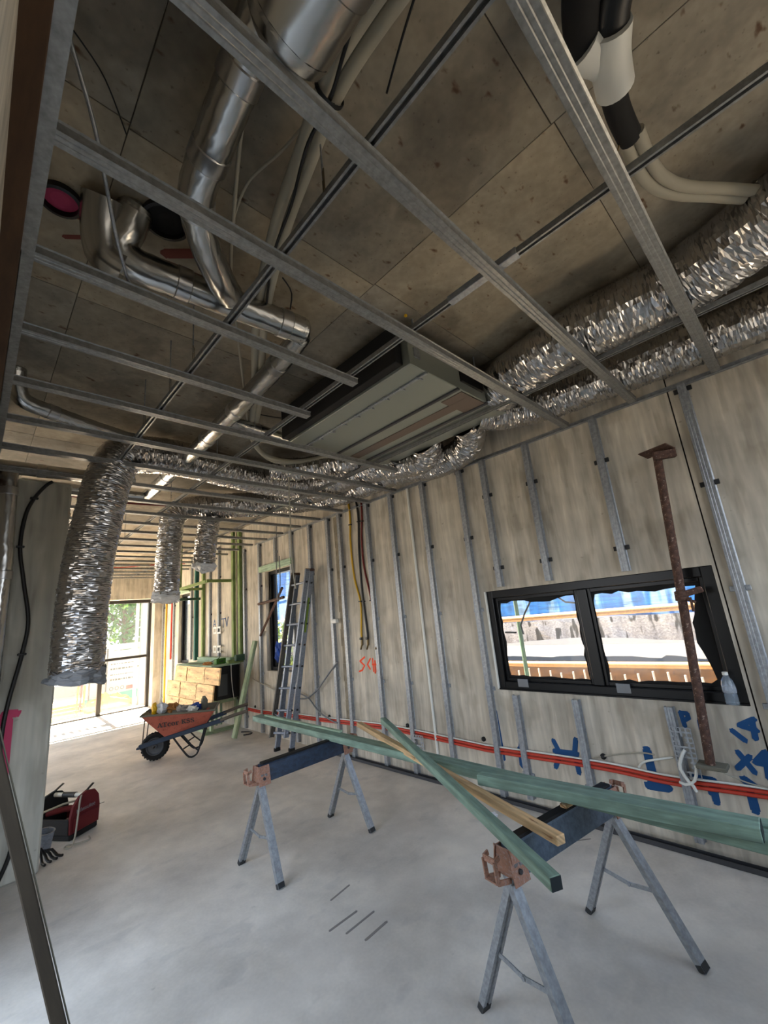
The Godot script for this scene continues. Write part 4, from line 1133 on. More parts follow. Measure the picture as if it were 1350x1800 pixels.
	# perforated mounting plates
	for a in [[-0.835, -0.728, 0.39, 0.655, "tall perforated mounting plate below the wide window"], [-2.945, -2.83, 0.235, 0.355, "small perforated mounting plate behind the crossing timbers"]]:
		var mb := MB.new()
		var xs := []
		var ys := []
		var holes := []
		var w: float = a[1] - a[0]
		var h: float = a[3] - a[2]
		var nx := 4
		var ny := int(round(h / 0.027))
		for i in nx:
			for j in ny:
				var c := Vector2(a[0] + w * (i + 0.5) / nx, a[2] + h * (j + 0.5) / ny)
				var r := 0.0085
				holes.append(Rect2(c.x - r, c.y - r, r * 2, r * 2))
				if j == 0: xs.append_array([c.x - r, c.x + r])
				if i == 0: ys.append_array([c.y - r, c.y + r])
		for b in ([0.15, 0.32, 0.62, 0.8] if ny > 6 else [0.3, 0.7]):
			ys.append(a[2] + h * b)
		for q in [[0.12, 0.36], [0.64, 0.85]] if ny > 6 else [[0.3, 0.7]]:
			holes.append(Rect2(a[0] + w * 0.13, a[2] + h * q[0], w * 0.5, h * (q[1] - q[0])))
		xs.append_array([a[0], a[1], a[0] + w * 0.13, a[0] + w * 0.63]); ys.append_array([a[2], a[3]])
		xs.sort(); ys.sort()
		mb.sheet(V(WALL - 0.042, 0, 0), Vector3.BACK, Vector3.UP, 0.002, xs, ys, holes)
		solo(mb, "mounting_plate", M.zinc_worn, a[4], "plate", "perforated mounting plates")
	# white outlet brackets on the stud above the bench
	for s in [[1.45, "upper"], [1.14, "lower"]]:
		var mb := MB.new()
		for z in [-7.43, -7.27]:
			mb.sheet(V(WALL - 0.045, s[0], z), Vector3.BACK, Vector3.UP, 0.006, [-0.07, -0.045, 0.045, 0.07], [-0.06, -0.03, 0.03, 0.06], [Rect2(-0.045, -0.03, 0.09, 0.06)])
		solo(mb, "outlet_bracket", M.white_plastic, "pair of white outlet brackets above the bench, %s one" % s[0 + 1], "bracket", "white outlet brackets")
	var c := MB.new()
	c.box(V(WALL - 0.03, 1.43, -4.05), V(0.05, 0.05, 0.10), 0.006)
	solo(c, "junction_box", M.white_plastic, "small white junction box on the grout strip left of the yellow pipe", "box")
	# far right corner: yellow and red pipes standing by the door
	cable("corner_pipe", "yellow pipe standing in the far corner right of the door", "pipe", [V(X, 2.3, -10.12), V(X, 1.4, -10.13), V(X, 0.06, -10.12)], 0.02, "pipe_yellow", "pipes in the far corner")
	cable("corner_pipe", "red pipe standing left of the far narrow window", "pipe", [V(X, 2.3, -9.75), V(X, 1.6, -9.77), V(X, 0.95, -9.78)], 0.022, "conduit_red", "pipes in the far corner")
	# rusty prop in front of the window
	var t := thing("steel_prop", "rusty steel prop with flat top plate standing before the wide window", "prop", V(3.02, 0.47, -0.66))
	var mb := MB.new()
	mb.tube([V(2.985, 2.285, -0.53), V(3.0, 1.5, -0.588), V(3.02, 0.49, -0.665)], 0.024, 14)
	part(mb, "tube", M.rust, t)
	mb = MB.new()
	mb.slab(Transform3D(Basis(V(0.35, 0.0, -0.93), V(0.25, 0.96, 0.09), V(0.93, -0.25, 0.33)).orthonormalized(), V(2.985, 2.288, -0.53)), V(0.18, 0.008, 0.09), 0.002)
	mb.slab(Transform3D(Basis(Vector3.UP, 0.5), V(2.96, 2.245, -0.49)), V(0.035, 0.05, 0.12), 0.003)
	part(mb, "top_plate", M.rust, t)
	mb = MB.new()
	mb.lathe([Vector2(0.022, -0.03), Vector2(0.034, -0.026), Vector2(0.034, 0.026), Vector2(0.022, 0.03)], V(2.999, 1.40, -0.595), V(0.02, 1, 0.05).normalized(), 14)
	mb.bar(V(2.99, 1.405, -0.60), V(3.02, 1.43, -0.49), 0.04, 0.035, Vector3.UP, 0.006)
	mb.tube([V(2.975, 1.38, -0.57), V(2.97, 1.36, -0.53)], 0.008, 8)
	mb.tube([V(2.97, 1.39, -0.55), V(2.968, 1.31, -0.55)], 0.007, 8)
	part(mb, "coupler", M.rust, t, "rusty scaffold coupler")
	mb = MB.new()
	mb.box(V(3.03, 0.478, -0.66), V(0.10, 0.02, 0.14), 0.004)
	part(mb, "foot_plate", M.mortar, t)
	t = thing("steel_brace", "rusty steel brace across the narrow window behind the ladder", "brace", V(3.04, 1.6, -5.6))
	mb = MB.new()
	mb.tube([V(3.05, 1.77, -5.85), V(3.0, 1.80, -5.05)], 0.02, 10)
	part(mb, "arm", M.rust, t)
	mb = MB.new()
	mb.tube([V(3.06, 1.32, -5.83), V(3.0, 1.93, -5.08)], 0.018, 10)
	part(mb, "strut", M.rust, t)
	cable("red_cable", "thin red cable sagging under the far battens left of the hanging foil drops", "cable", [V(1.2, 2.72, -8.3), V(1.7, 2.66, -8.35), V(2.2, 2.70, -8.3), V(2.8, 2.72, -8.2)], 0.008, "conduit_red")
	cable("red_cable", "thin red cable along the slab beyond the long foil pipe", "cable", [V(0.3, 2.98, -5.2), V(1.0, 2.95, -5.25), V(1.8, 2.97, -5.2), V(2.4, 2.99, -5.1)], 0.012, "pipe_red")
	# bottle on the sill
	t = thing("water_bottle", "clear plastic water bottle standing at the right end of the window sill", "bottle", V(3.075, 0.80, -0.50))
	mb = MB.new()
	mb.lathe([Vector2(0.0, 0.0), Vector2(0.03, 0.0), Vector2(0.032, 0.01), Vector2(0.031, 0.05), Vector2(0.029, 0.055), Vector2(0.031, 0.06), Vector2(0.032, 0.10), Vector2(0.026, 0.125), Vector2(0.013, 0.145), Vector2(0.012, 0.158)], V(3.07, 0.80, -0.50), Vector3.UP, 20)
	part(mb, "body", M.bottle, t)
	mb = MB.new()
	mb.lathe([Vector2(0.0138, 0.152), Vector2(0.0138, 0.168), Vector2(0.0, 0.168)], V(3.07, 0.80, -0.50), Vector3.UP, 14)
	part(mb, "cap", M.white_plastic, t)
	mb = MB.new()
	mb.lathe([Vector2(0.0322, 0.062), Vector2(0.0327, 0.064), Vector2(0.0327, 0.094), Vector2(0.0322, 0.096)], V(3.07, 0.80, -0.50), Vector3.UP, 20)
	part(mb, "label_band", M.film, t)
	# steel bars lying at the foot of the wall
	for s in [[3.01, 3.035, 0.95, -1.72, "near length ending behind saw horse"], [3.045, 3.06, -1.45, -4.6, "far length towards ladder"]]:
		mb = MB.new()
		mb.extrude(PackedVector2Array([Vector2(-0.022, 0), Vector2(0.022, 0), Vector2(0.022, 0.026), Vector2(0.019, 0.026), Vector2(0.019, 0.003), Vector2(-0.019, 0.003), Vector2(-0.019, 0.026), Vector2(-0.022, 0.026)]), V(s[0], 0.001, s[2]), V(s[1], 0.001, s[3]), Vector3.UP)
		solo(mb, "floor_track", M.steel_dark, "dark steel track on the floor along the right wall, %s" % s[4], "track", "steel tracks on the floor")
	mb = MB.new()
	mb.tube(smooth([V(2.78, 0.012, -0.40), V(2.70, 0.012, -0.36), V(2.66, 0.014, -0.30), V(2.64, 0.012, -0.27)], 0.01), 0.008, 8)
	solo(mb, "blue_rope", M.bag_blue, "short blue cord lying on the floor below the timbers", "cord")
	for s in [V(2.72, 0.02, -2.05), V(2.78, 0.02, -1.98), V(2.76, 0.018, -1.72)]:
		mb = MB.new()
		mb.blob(s, V(0.03, 0.02, 0.03), 0.5, int(s.z * 100), 10)
		solo(mb, "paper_scrap", M.plastic_film, "crumpled pale scrap on the floor by the wall %s" % ("under the pine batten" if s.z < -2.0 else "near the dark track" if s.z < -1.9 else "behind the near trestle"), "scrap", "scraps by the wall")

func trestle(label: String, a: Vector3, b: Vector3, feet: Array, beam: Material) -> void:
	# a folding steel trestle: a beam between a and b (its top edge), two A-frames of two legs each
	var t := thing("saw_horse", label, "saw horse", V((a.x + b.x) / 2, 0, (a.z + b.z) / 2), "folding steel saw horses")
	var d := (b - a).normalized()
	var s := d.cross(Vector3.UP).normalized()            # towards the far side
	var mb := MB.new()
	var prof := PackedVector2Array([Vector2(-0.02, 0), Vector2(0.02, 0), Vector2(0.02, -0.01), Vector2(0.042, -0.10), Vector2(0.038, -0.10), Vector2(0.015, -0.012), Vector2(-0.015, -0.012), Vector2(-0.038, -0.10), Vector2(-0.042, -0.10), Vector2(-0.02, -0.01)])
	mb.extrude(prof, a, b, Vector3.UP)
	part(mb, "beam", beam, t)
	mb = MB.new()
	mb.bar(a + d * 0.012 + V(0, 0.004, 0), b - d * 0.012 + V(0, 0.004, 0), 0.044, 0.012, Vector3.UP, 0.003)
	part(mb, "top_strip", M.saw_top, t)
	for e in 2:
		var end: Vector3 = [a, b][e]
		var o: Vector3 = [-d, d][e]
		# pressed end plate with a folded handle loop
		mb = MB.new()
		for g in [-1, 1]:
			var c: Vector3 = end - o * 0.012 + s * g * 0.047
			mb.bar(c + V(0, -0.005, 0) - s * g * 0.018, c + V(0, -0.112, 0) + s * g * 0.004, 0.004, 0.08, o, 0.0)
		mb.bar(end + o * 0.018 + V(0, -0.006, 0), end + o * 0.018 + V(0, -0.095, 0), 0.082, 0.004, o, 0.0)
		var plate := part(mb, "end_plate", M.primer, t, "worn pinkish end plate")
		mb = MB.new()
		var h0 := end + o * 0.02 + V(0, -0.10, 0)
		var h1 := end + o * 0.085 + V(0, -0.085, 0)
		var h2 := end + o * 0.09 + V(0, -0.02, 0)
		var h3 := end + o * 0.02 + V(0, 0.0, 0)
		for g in [-1, 1]:
			for q in [[h0, h1], [h1, h2], [h2, h2.lerp(h3, 0.35)]]:
				mb.bar(q[0] + s * g * 0.026, q[1] + s * g * 0.026, 0.006, 0.017, (q[1] - q[0]).cross(s), 0.0)
		mb.bar(h1 - s * 0.028, h1 + s * 0.028, 0.02, 0.005, Vector3.UP, 0.0)
		mb.bar(h2 - s * 0.028, h2 + s * 0.028, 0.02, 0.005, o, 0.0)
		part(mb, "handle_loop", M.primer, plate)
		for g in 2:
			var foot: Vector3 = feet[e * 2 + g]
			var root := end - o * 0.01 + s * (0.022 if g == 0 else -0.022) + V(0, -0.075, 0)
			var dir := (root - foot).normalized()
			mb = MB.new()
			mb.extrude(PackedVector2Array([Vector2(-0.021, -0.013), Vector2(0.021, -0.013), Vector2(0.021, 0.013), Vector2(0.007, 0.013), Vector2(0.005, 0.008), Vector2(-0.005, 0.008), Vector2(-0.007, 0.013), Vector2(-0.021, 0.013)]), foot, root + dir * 0.03, s * (1 if g == 0 else -1) + V(0, 0.3, 0))
			var leg := part(mb, "leg", M.zinc if g == 1 else M.zinc_worn, t)
			mb = MB.new()
			mb.bar(foot, foot + dir * 0.03, 0.044, 0.029, s, 0.003)
			part(mb, "foot_cap", M.dark_grey, leg)
			mb = MB.new()
			mb.tube([root - s * (0.03 if g == 1 else -0.03), root + s * (0.004 if g == 1 else -0.004)], 0.009, 8)
			part(mb, "bolt", M.steel_dark, leg)
		var m0: Vector3 = feet[e * 2].lerp(end + V(0, -0.07, 0), 0.42)
		var m1: Vector3 = feet[e * 2 + 1].lerp(end + V(0, -0.07, 0), 0.42)
		var mid := (m0 + m1) / 2 + V(0, -0.02, 0)
		mb = MB.new()
		mb.bar(m0, mid, 0.004, 0.016, Vector3.UP, 0.0)
		mb.bar(mid, m1, 0.004, 0.016, Vector3.UP, 0.0)
		mb.tube([mid - d * 0.006, mid + d * 0.006], 0.008, 8)
		part(mb, "brace", M.zinc_worn, t)

func build_trestles() -> void:
	trestle("folding steel saw horse with a blue beam in the middle of the floor", V(1.42, 0.6, -2.76), V(2.12, 0.6, -2.76), [V(1.398, 0, -2.984), V(1.423, 0, -2.536), V(2.127, 0, -3.013), V(2.153, 0, -2.561)], M.saw_blue)
	trestle("folding steel saw horse nearest the viewer carrying the timber ends", V(1.50, 0.6, -1.035), V(2.20, 0.6, -0.91), [V(1.523, 0, -1.247), V(1.45, 0, -0.80), V(2.257, 0, -1.131), V(2.189, 0, -0.669)], M.saw_steel)
	var sticks := [
		[V(2.035, 0.6235, -3.98), V(1.93, 0.6235, 0.25), 0.088, 0.044, "green_timber", "long green timber lying across both saw horses"],
		[V(1.975, 0.6235, -1.2), V(2.09, 0.6235, 0.3), 0.06, 0.044, "green_timber", "green timber beside the long one, running out of the picture"],
		[V(1.82, 0.669, -1.335), V(1.91, 0.669, -0.325), 0.088, 0.044, "green_timber", "short green timber stacked on the long one"]]
	for s in sticks:
		var t := thing("timber_length", s[5], "timber", V(s[0].x, 0.6, (s[0].z + s[1].z) / 2), "green timbers on the saw horses")
		var mb := MB.new()
		mb.bar(s[0], s[1], s[2], s[3], Vector3.UP, 0.003)
		part(mb, "length", M[s[4]], t)
		mb = MB.new()
		var d: Vector3 = (s[1] - s[0]).normalized()
		mb.bar(s[1], s[1] + d * 0.002, s[2] - 0.006, s[3] - 0.006, Vector3.UP, 0.0)
		part(mb, "cut_end", M.cut_end, t, "dark sealed cut end")
	var mb := MB.new()
	mb.bar(V(2.055, 0.652, -3.85), V(2.04, 0.652, -2.7), 0.03, 0.012, Vector3.UP, 0.002)
	solo(mb, "timber_length", M.green_pale, "thin pale strip lying on the far end of the long green timbers", "timber")
	var t := thing("timber_length", "slim green timber crossing the stack diagonally towards the viewer", "timber", V(1.85, 0.65, -1.65))
	mb = MB.new()
	mb.bar(V(1.345, 0.628, -0.765), V(2.23, 0.712, -2.44), 0.042, 0.04, Vector3.UP, 0.003)
	part(mb, "length", M.green_timber, t)
	mb = MB.new()
	mb.bar(V(1.345, 0.628, -0.765), V(1.344, 0.628, -0.763), 0.038, 0.036, Vector3.UP, 0.0)
	part(mb, "cut_end", M.cut_end, t, "black sealed cut end")
	mb = MB.new()
	mb.bar(V(1.595, 0.62, -0.86), V(2.20, 0.668, -2.68), 0.042, 0.032, Vector3.UP, 0.003)
	solo(mb, "timber_length", M.pine, "slim raw pine batten crossing under the slim green timber", "timber")
	t = thing("timber_offcut", "small pine offcut lying on the beam of the near saw horse", "timber", V(1.93, 0.61, -0.96))
	mb = MB.new()
	mb.bar(V(1.85, 0.616, -0.965), V(1.97, 0.616, -0.945), 0.03, 0.014, Vector3.UP, 0.002)
	part(mb, "block", M.pine, t)

func build_ladder() -> void:
	var t := thing("extension_ladder", "dirty aluminium extension ladder leaning on the right wall", "ladder", V(2.78, 0, -4.85))
	var lb := V(2.735, 0.0, -4.935); var lt := V(2.99, 2.07, -4.72)
	var rb := V(2.83, 0.0, -4.765); var rt := V(2.995, 2.08, -4.40)
	var out_ := V(-0.97, 0.15, 0.2).normalized()
	for s in [[lb, lt, "alloy_dirty", 0.0], [rb, rt, "alloy", 0.0]]:
		for k in 2:
			var off := out_ * (0.038 if k == 0 else -0.038)
			var a: Vector3 = s[0] + off + (V(0, 0.16, 0) if k == 0 else Vector3.ZERO)
			var mb := MB.new()
			mb.extrude(PackedVector2Array([Vector2(-0.030, -0.012), Vector2(0.030, -0.012), Vector2(0.030, 0.012), Vector2(0.025, 0.012), Vector2(0.025, -0.007), Vector2(-0.025, -0.007), Vector2(-0.025, 0.012), Vector2(-0.030, 0.012)]), a, s[1] + off, (rt - lt) * (1 if s[2] == "alloy_dirty" else -1))
			part(mb, "stile", M[s[2]] if k == 0 else M.alloy, t)
	for k in 8:
		var f := 0.10 + k * 0.118
		var mb := MB.new()
		mb.tube([lb.lerp(lt, f) + out_ * 0.042, rb.lerp(rt, f) + out_ * 0.042], 0.014, 10)
		var rung := part(mb, "rung", M.alloy, t)
		mb = MB.new()
		for j in 2:
			var c := rb.lerp(rt, f) + out_ * (0.042 if j == 0 else -0.042) + (rt - lt).normalized() * 0.012
			mb.lathe([Vector2(0.0, 0.016), Vector2(0.011, 0.015), Vector2(0.012, 0.0)], c, (rt - lt).normalized(), 10)
		part(mb, "rung_end", M.dark_grey, rung)
	for p in [lb, rb]:
		var mb := MB.new()
		mb.box(p - out_ * 0.042 + V(0, 0.02, 0), V(0.075, 0.045, 0.04), 0.006)
		part(mb, "foot", M.rubber, t)
	for p in [lt, rt]:
		var mb := MB.new()
		mb.box(p + V(0, 0.0, 0), V(0.13, 0.03, 0.035), 0.006)
		part(mb, "stile_cap", M.rust, t)
	var mb := MB.new()
	mb.slab(Transform3D(Basis((rt - rb).normalized(), out_, (rt - rb).normalized().cross(out_)).orthonormalized(), rb.lerp(rt, 0.74) - out_ * 0.03 + V(0, 0, 0.016)), V(0.42, 0.03, 0.002), 0.0)
	part(mb, "sticker", M.leaf_light, t, "yellow-green sticker on the right stile")
	mb = MB.new()
	var c := lb.lerp(lt, 0.2) + out_ * 0.045
	mb.tube([c + V(0, 0.03, -0.03), c + V(-0.01, 0, -0.02), c + V(-0.01, -0.015, 0.06), c + V(0, 0.03, 0.09)], 0.006, 8)
	part(mb, "rung_hook", M.alloy, t)

func build_barrow() -> void:
	var o := V(1.778, 0.0, -6.096)
	var yaw := 0.475
	var a := V(cos(yaw), 0, sin(yaw))                   # towards the handles
	var b := V(-sin(yaw), 0, cos(yaw))                  # towards the viewer
	var xf := Transform3D(Basis(a, Vector3.UP, b), o)
	var t := thing("wheelbarrow", "orange tray wheelbarrow on blue rails loaded with rubbish", "wheelbarrow", o)
	var nb := func() -> MB:
		var m := MB.new()
		m.xf = xf
		return m
	# wheel
	var mb: MB = nb.call()
	var R := 0.155
	mb.lathe([Vector2(R - 0.055, -0.034), Vector2(R - 0.02, -0.040), Vector2(R - 0.005, -0.028), Vector2(R, 0.0), Vector2(R - 0.005, 0.028), Vector2(R - 0.02, 0.040), Vector2(R - 0.055, 0.034)], V(0, R, 0), V(0, 0, 1), 32)
	for k in 26:
		var an := TAU * k / 26
		for g in [-1, 1]:
			mb.slab(Transform3D(Basis(V(0, 0, 1), an + g * 0.06), V(cos(an + g * 0.06) * (R - 0.004), R + sin(an + g * 0.06) * (R - 0.004), g * 0.018)), V(0.014, 0.02, 0.022), 0.003)
	var wheel := part(mb, "wheel", M.rubber, t)
	mb = nb.call()
	for g in [-1, 1]:
		mb.lathe([Vector2(R - 0.052, 0.030), Vector2(R - 0.062, 0.036), Vector2(R - 0.075, 0.022), Vector2(0.03, 0.020), Vector2(0.025, 0.045), Vector2(0.0, 0.046)], V(0, R, 0), V(0, 0, g), 28)
	part(mb, "wheel_rim", M.rim, wheel)
	mb = nb.call()
	mb.tube([V(0, R, -0.12), V(0, R, 0.12)], 0.008, 8)
	part(mb, "axle", M.barrow_tube, wheel)
	# rails that become handles
	for g in [-1, 1]:
		mb = nb.call()
		mb.bar(V(-0.16, 0.185, g * 0.085), V(0.80, 0.375, g * 0.235), 0.028, 0.05, Vector3.UP, 0.006)
		var rail := part(mb, "rail", M.barrow_blue, t)
		mb = nb.call()
		mb.tube([V(0.76, 0.372, g * 0.232), V(0.92, 0.41, g * 0.245), V(1.075, 0.436, g * 0.258)], 0.02, 10)
		part(mb, "handle", M.handle, rail)
	mb = nb.call()
	mb.bar(V(-0.16, 0.175, -0.11), V(-0.16, 0.175, 0.11), 0.05, 0.022, Vector3.UP, 0.004)
	part(mb, "nose_guard", M.barrow_blue, t)
	# tray: lofted between a small bottom and a wide rim
	var lo := [V(0.13, 0.255, -0.13), V(0.58, 0.335, -0.17), V(0.58, 0.335, 0.17), V(0.13, 0.255, 0.13)]
	var hi := [V(-0.13, 0.545, -0.22), V(0.70, 0.505, -0.27), V(0.70, 0.505, 0.27), V(-0.13, 0.545, 0.22)]
	mb = nb.call()
	var mid := V(0.3, 0.4, 0)
	for k in 4:
		var j := (k + 1) % 4
		mb.out([lo[k], lo[j], hi[j], hi[k]], mid)
	mb.out([lo[0], lo[1], lo[2], lo[3]], mid + V(0, 0.2, 0))
	var tray := part(mb, "tray", M.tray, t)
	mb = nb.call()
	for k in 4:
		var j := (k + 1) % 4
		var q := [lo[k], lo[j], hi[j], hi[k]]
		for p in 4:
			q[p] = q[p].lerp(mid + V(0, 0.06, 0), 0.03)
		mb.out(q, q[0] + (q[0] - mid))
	part(mb, "tray_lining", M.mortar, tray, "mortar-grey inside of the tray")
	mb = nb.call()
	for k in 4:
		mb.tube([hi[k], hi[(k + 1) % 4]], 0.012, 8)
	part(mb, "tray_rim", M.mortar, tray)
	mb = nb.call()
	for g in [-1, 1]:
		mb.tube([V(-0.10, 0.53, g * 0.12), V(-0.125, 0.19, g * 0.095)], 0.006, 6)
	part(mb, "front_stay", M.barrow_tube, t)
	# legs
	for g in [-1, 1]:
		mb = nb.call()
		mb.tube(smooth([V(0.22, 0.245, g * 0.15), V(0.33, 0.10, g * 0.185), V(0.40, 0.02, g * 0.2), V(0.45, 0.012, g * 0.2), V(0.50, 0.05, g * 0.2), V(0.54, 0.18, g * 0.2), V(0.58, 0.32, g * 0.2)], 0.03), 0.011, 8)
		var leg := part(mb, "leg", M.barrow_tube, t)
		mb = nb.call()
		mb.tube([V(0.34, 0.11, g * 0.185), V(0.42, 0.15, g * 0.19), V(0.505, 0.07, g * 0.2)], 0.009, 8)
		mb.tube([V(0.42, 0.15, g * 0.19), V(0.32, 0.27, g * 0.165)], 0.009, 8)
		part(mb, "leg_brace", M.barrow_tube, leg)
	# stencilled letters on the near side
	var tm := TextMesh.new()
	tm.text = "ATcor KSS"
	var sf := SystemFont.new()
	sf.font_names = PackedStringArray(["Droid Serif"])
	sf.font_weight = 700
	tm.font = sf
	tm.font_size = 64
	tm.pixel_size = 0.00125
	tm.depth = 0.002
	var le := MeshInstance3D.new()
	le.name = "lettering"
	tm.material = M.ink
	le.mesh = tm
	var face: Vector3 = (xf.basis * ((hi[2] - lo[3]).cross(hi[3] - lo[3]))).normalized()
	if face.dot(b) < 0: face = -face
	var along: Vector3 = (xf.basis * ((hi[2] + lo[2]) * 0.5 - (hi[3] + lo[3]) * 0.5)).normalized()
	var at: Vector3 = xf * ((lo[3] * 0.28 + lo[2] * 0.16 + hi[2] * 0.24 + hi[3] * 0.32)) - o
	le.transform = Transform3D(Basis(along, face.cross(along), face).orthonormalized(), at + face * 0.012)
	tray.add_child(le, true)
	# load
	var load_ := [
		["cement_bag", "grey-white cement dust heap in the wheelbarrow tray", "rubble", V(0.25, 0.47, 0.0), V(0.30, 0.07, 0.17), "mortar", 0.4, 1],
		["plastic_bottle", "yellow plastic container at the front of the wheelbarrow load", "container", V(-0.015, 0.585, 0.05), V(0.035, 0.075, 0.05), "bag_yellow", 0.35, 2],
		["plastic_bag", "clear crumpled plastic bag beside the yellow container", "bag", V(0.07, 0.58, 0.05), V(0.06, 0.06, 0.06), "plastic_film", 1.2, 3],
		["torn_carton", "torn brown carton on the wheelbarrow load", "carton", V(0.19, 0.56, 0.02), V(0.085, 0.05, 0.07), "soil", 1.1, 4],
		["concrete_chunk", "pale chunk of rubble on the wheelbarrow load", "rubble", V(0.31, 0.545, 0.07), V(0.08, 0.045, 0.07), "pale_out", 1.1, 5],
		["paper_bag", "blue and white crumpled packet on the wheelbarrow load", "packet", V(0.46, 0.545, 0.06), V(0.075, 0.045, 0.06), "bag_blue", 1.1, 6],
		["paper_bag", "white crumpled packet in front of the blue one on the wheelbarrow", "packet", V(0.42, 0.53, 0.14), V(0.055, 0.04, 0.04), "white_plastic", 1.1, 7],
		["cement_bag", "grey cement bag upright at the back of the wheelbarrow load", "bag", V(0.545, 0.56, -0.02), V(0.04, 0.085, 0.09), "mortar", 0.4, 8]]
	for s in load_:
		mb = nb.call()
		mb.blob(s[3], s[4], s[6], s[7] * 13, 14)
		solo(mb, s[0], M[s[5]], s[1], s[2], "rubbish in the wheelbarrow")

func build_bench() -> void:
	# low green timber frame that will carry a worktop
	var t := thing("kitchen_bench", "low green timber bench frame with a pale green top against the right wall", "bench", V(2.88, 0, -7.3))
	var mb := MB.new()
	mb.span(V(2.64, 0.915, -6.55), V(3.09, 0.945, -8.05), 0.003)
	part(mb, "bench_top", M.green_pale, t)
	mb = MB.new()
	mb.span(V(2.97, 0.945, -6.65), V(3.06, 1.02, -8.0), 0.003)
	part(mb, "upstand", M.green_pale, t)
	for s in [[2.67, -6.62], [3.05, -6.62], [2.67, -7.3], [2.67, -8.0], [3.05, -8.0]]:
		mb = MB.new()
		mb.bar(V(s[0], 0.045, s[1]), V(s[0], 0.915, s[1]), 0.07, 0.04, Vector3.RIGHT)
		part(mb, "post", M.green_far, t)
	for s in [[V(2.58, 0.022, -6.66), V(3.09, 0.022, -6.66)], [V(2.67, 0.022, -6.7), V(2.67, 0.022, -8.05)], [V(2.65, 0.42, -6.62), V(3.07, 0.42, -6.62)], [V(2.67, 0.42, -6.65), V(2.67, 0.42, -8.0)], [V(3.05, 0.42, -6.65), V(3.05, 0.42, -8.0)]]:
		mb = MB.new()
		mb.bar(s[0], s[1], 0.07, 0.044, Vector3.UP)
		part(mb, "rail", M.green_far, t)
	for x in [2.78, 2.86, 2.93]:
		mb = MB.new()
		mb.bar(V(x, 0.045, -6.9), V(x, 0.40, -6.9), 0.03, 0.03, Vector3.RIGHT)
		part(mb, "stud", M.green_pale, t)
	t = thing("oven_box", "black boxed oven carcass with a grey sheet, in the near end of the bench", "oven", V(2.89, 0.44, -6.7))
	mb = MB.new()
	mb.span(V(2.72, 0.445, -6.56), V(3.07, 0.912, -6.98), 0.006)
	part(mb, "body", M.oven, t)
	mb = MB.new()
	mb.span(V(2.745, 0.50, -6.552), V(2.885, 0.80, -6.562), 0.002)
	part(mb, "grey_sheet", M.oven_sheet, t, "grey sheet taped to the black side")
	cable("white_cable", "white cable drooping down the black oven box", "cable", [V(2.93, 0.93, -6.53), V(2.935, 0.75, -6.53), V(2.955, 0.55, -6.53), V(2.985, 0.42, -6.55)], 0.006, "white_plastic")
	for s in [[-6.15, -7.95, 0.70, 0.93, 2.600, "upper pine board leaning on the front of the bench"], [-6.32, -8.28, 0.46, 0.695, 2.575, "middle pine board leaning on the front of the bench"], [-6.42, -8.22, 0.22, 0.455, 2.55, "lowest pine board leaning on the front of the bench"]]:
		t = thing("pine_board", s[5], "board", V(s[4], s[2], (s[0] + s[1]) / 2), "pine boards leaning on the bench")
		mb = MB.new()
		mb.bar(V(s[4], (s[2] + s[3]) / 2, s[0]), V(s[4], (s[2] + s[3]) / 2, s[1]), 0.022, s[3] - s[2], V(0.1, 1, 0), 0.002)
		part(mb, "board", M.pine_sheet, t)
		mb = MB.new()
		var rng := RandomNumberGenerator.new()
		rng.seed = int(s[2] * 100)
		var on_board := func(p: Vector2, l: float) -> Vector3: return V(s[4] - 0.0112 - l + (p.y - (s[2] + s[3]) / 2) * 0.1, p.y, p.x)
		for z in [0.28, 0.66]:
			var zz: float = lerpf(s[0], s[1], z + rng.randf() * 0.04)
			var last := Vector2(zz, s[2] + 0.012)
			for j in 7:
				var nxt := Vector2(zz + (rng.randf() - 0.5) * 0.035, s[2] + 0.012 + (s[3] - s[2] - 0.024) * (j + 1) / 7.0)
				mb.stroke([last, nxt], 0.002 + rng.randf() * 0.008, on_board, 0.0012)
				last = nxt
		part(mb, "knot_mark", M.knot, t)
	t = thing("level_box", "bright green packet lying on the bench top", "packet", V(2.86, 0.945, -6.75))
	mb = MB.new()
	mb.slab(Transform3D(Basis(Vector3.UP, 0.25), V(2.84, 0.985, -6.72)), V(0.17, 0.08, 0.07), 0.006)
	part(mb, "packet", M.lime_box, t)
	mb = MB.new()
	mb.slab(Transform3D(Basis(Vector3.UP, 0.25), V(2.844, 0.985, -6.684)), V(0.08, 0.016, 0.002), 0.0)
	part(mb, "dark_print", M.ink, t)
	mb = MB.new()
	mb.blob(V(2.74, 0.96, -6.95), V(0.07, 0.025, 0.12), 0.6, 5, 12)
	solo(mb, "brown_rag", M.soil, "crumpled brown wrapping left of the bright green packet", "wrapping")
	cable("bench_cable", "dark cable lying on the bench top", "cable", [V(2.72, 0.952, -7.7), V(2.78, 0.952, -7.4), V(2.80, 0.96, -7.1), V(2.92, 1.02, -6.95), V(3.03, 1.1, -7.2)], 0.006, "dark_grey")
	# tall green frame round the bench
	t = thing("timber_stand", "tall green timber frame standing over the bench", "frame", V(2.86, 0.945, -7.35))
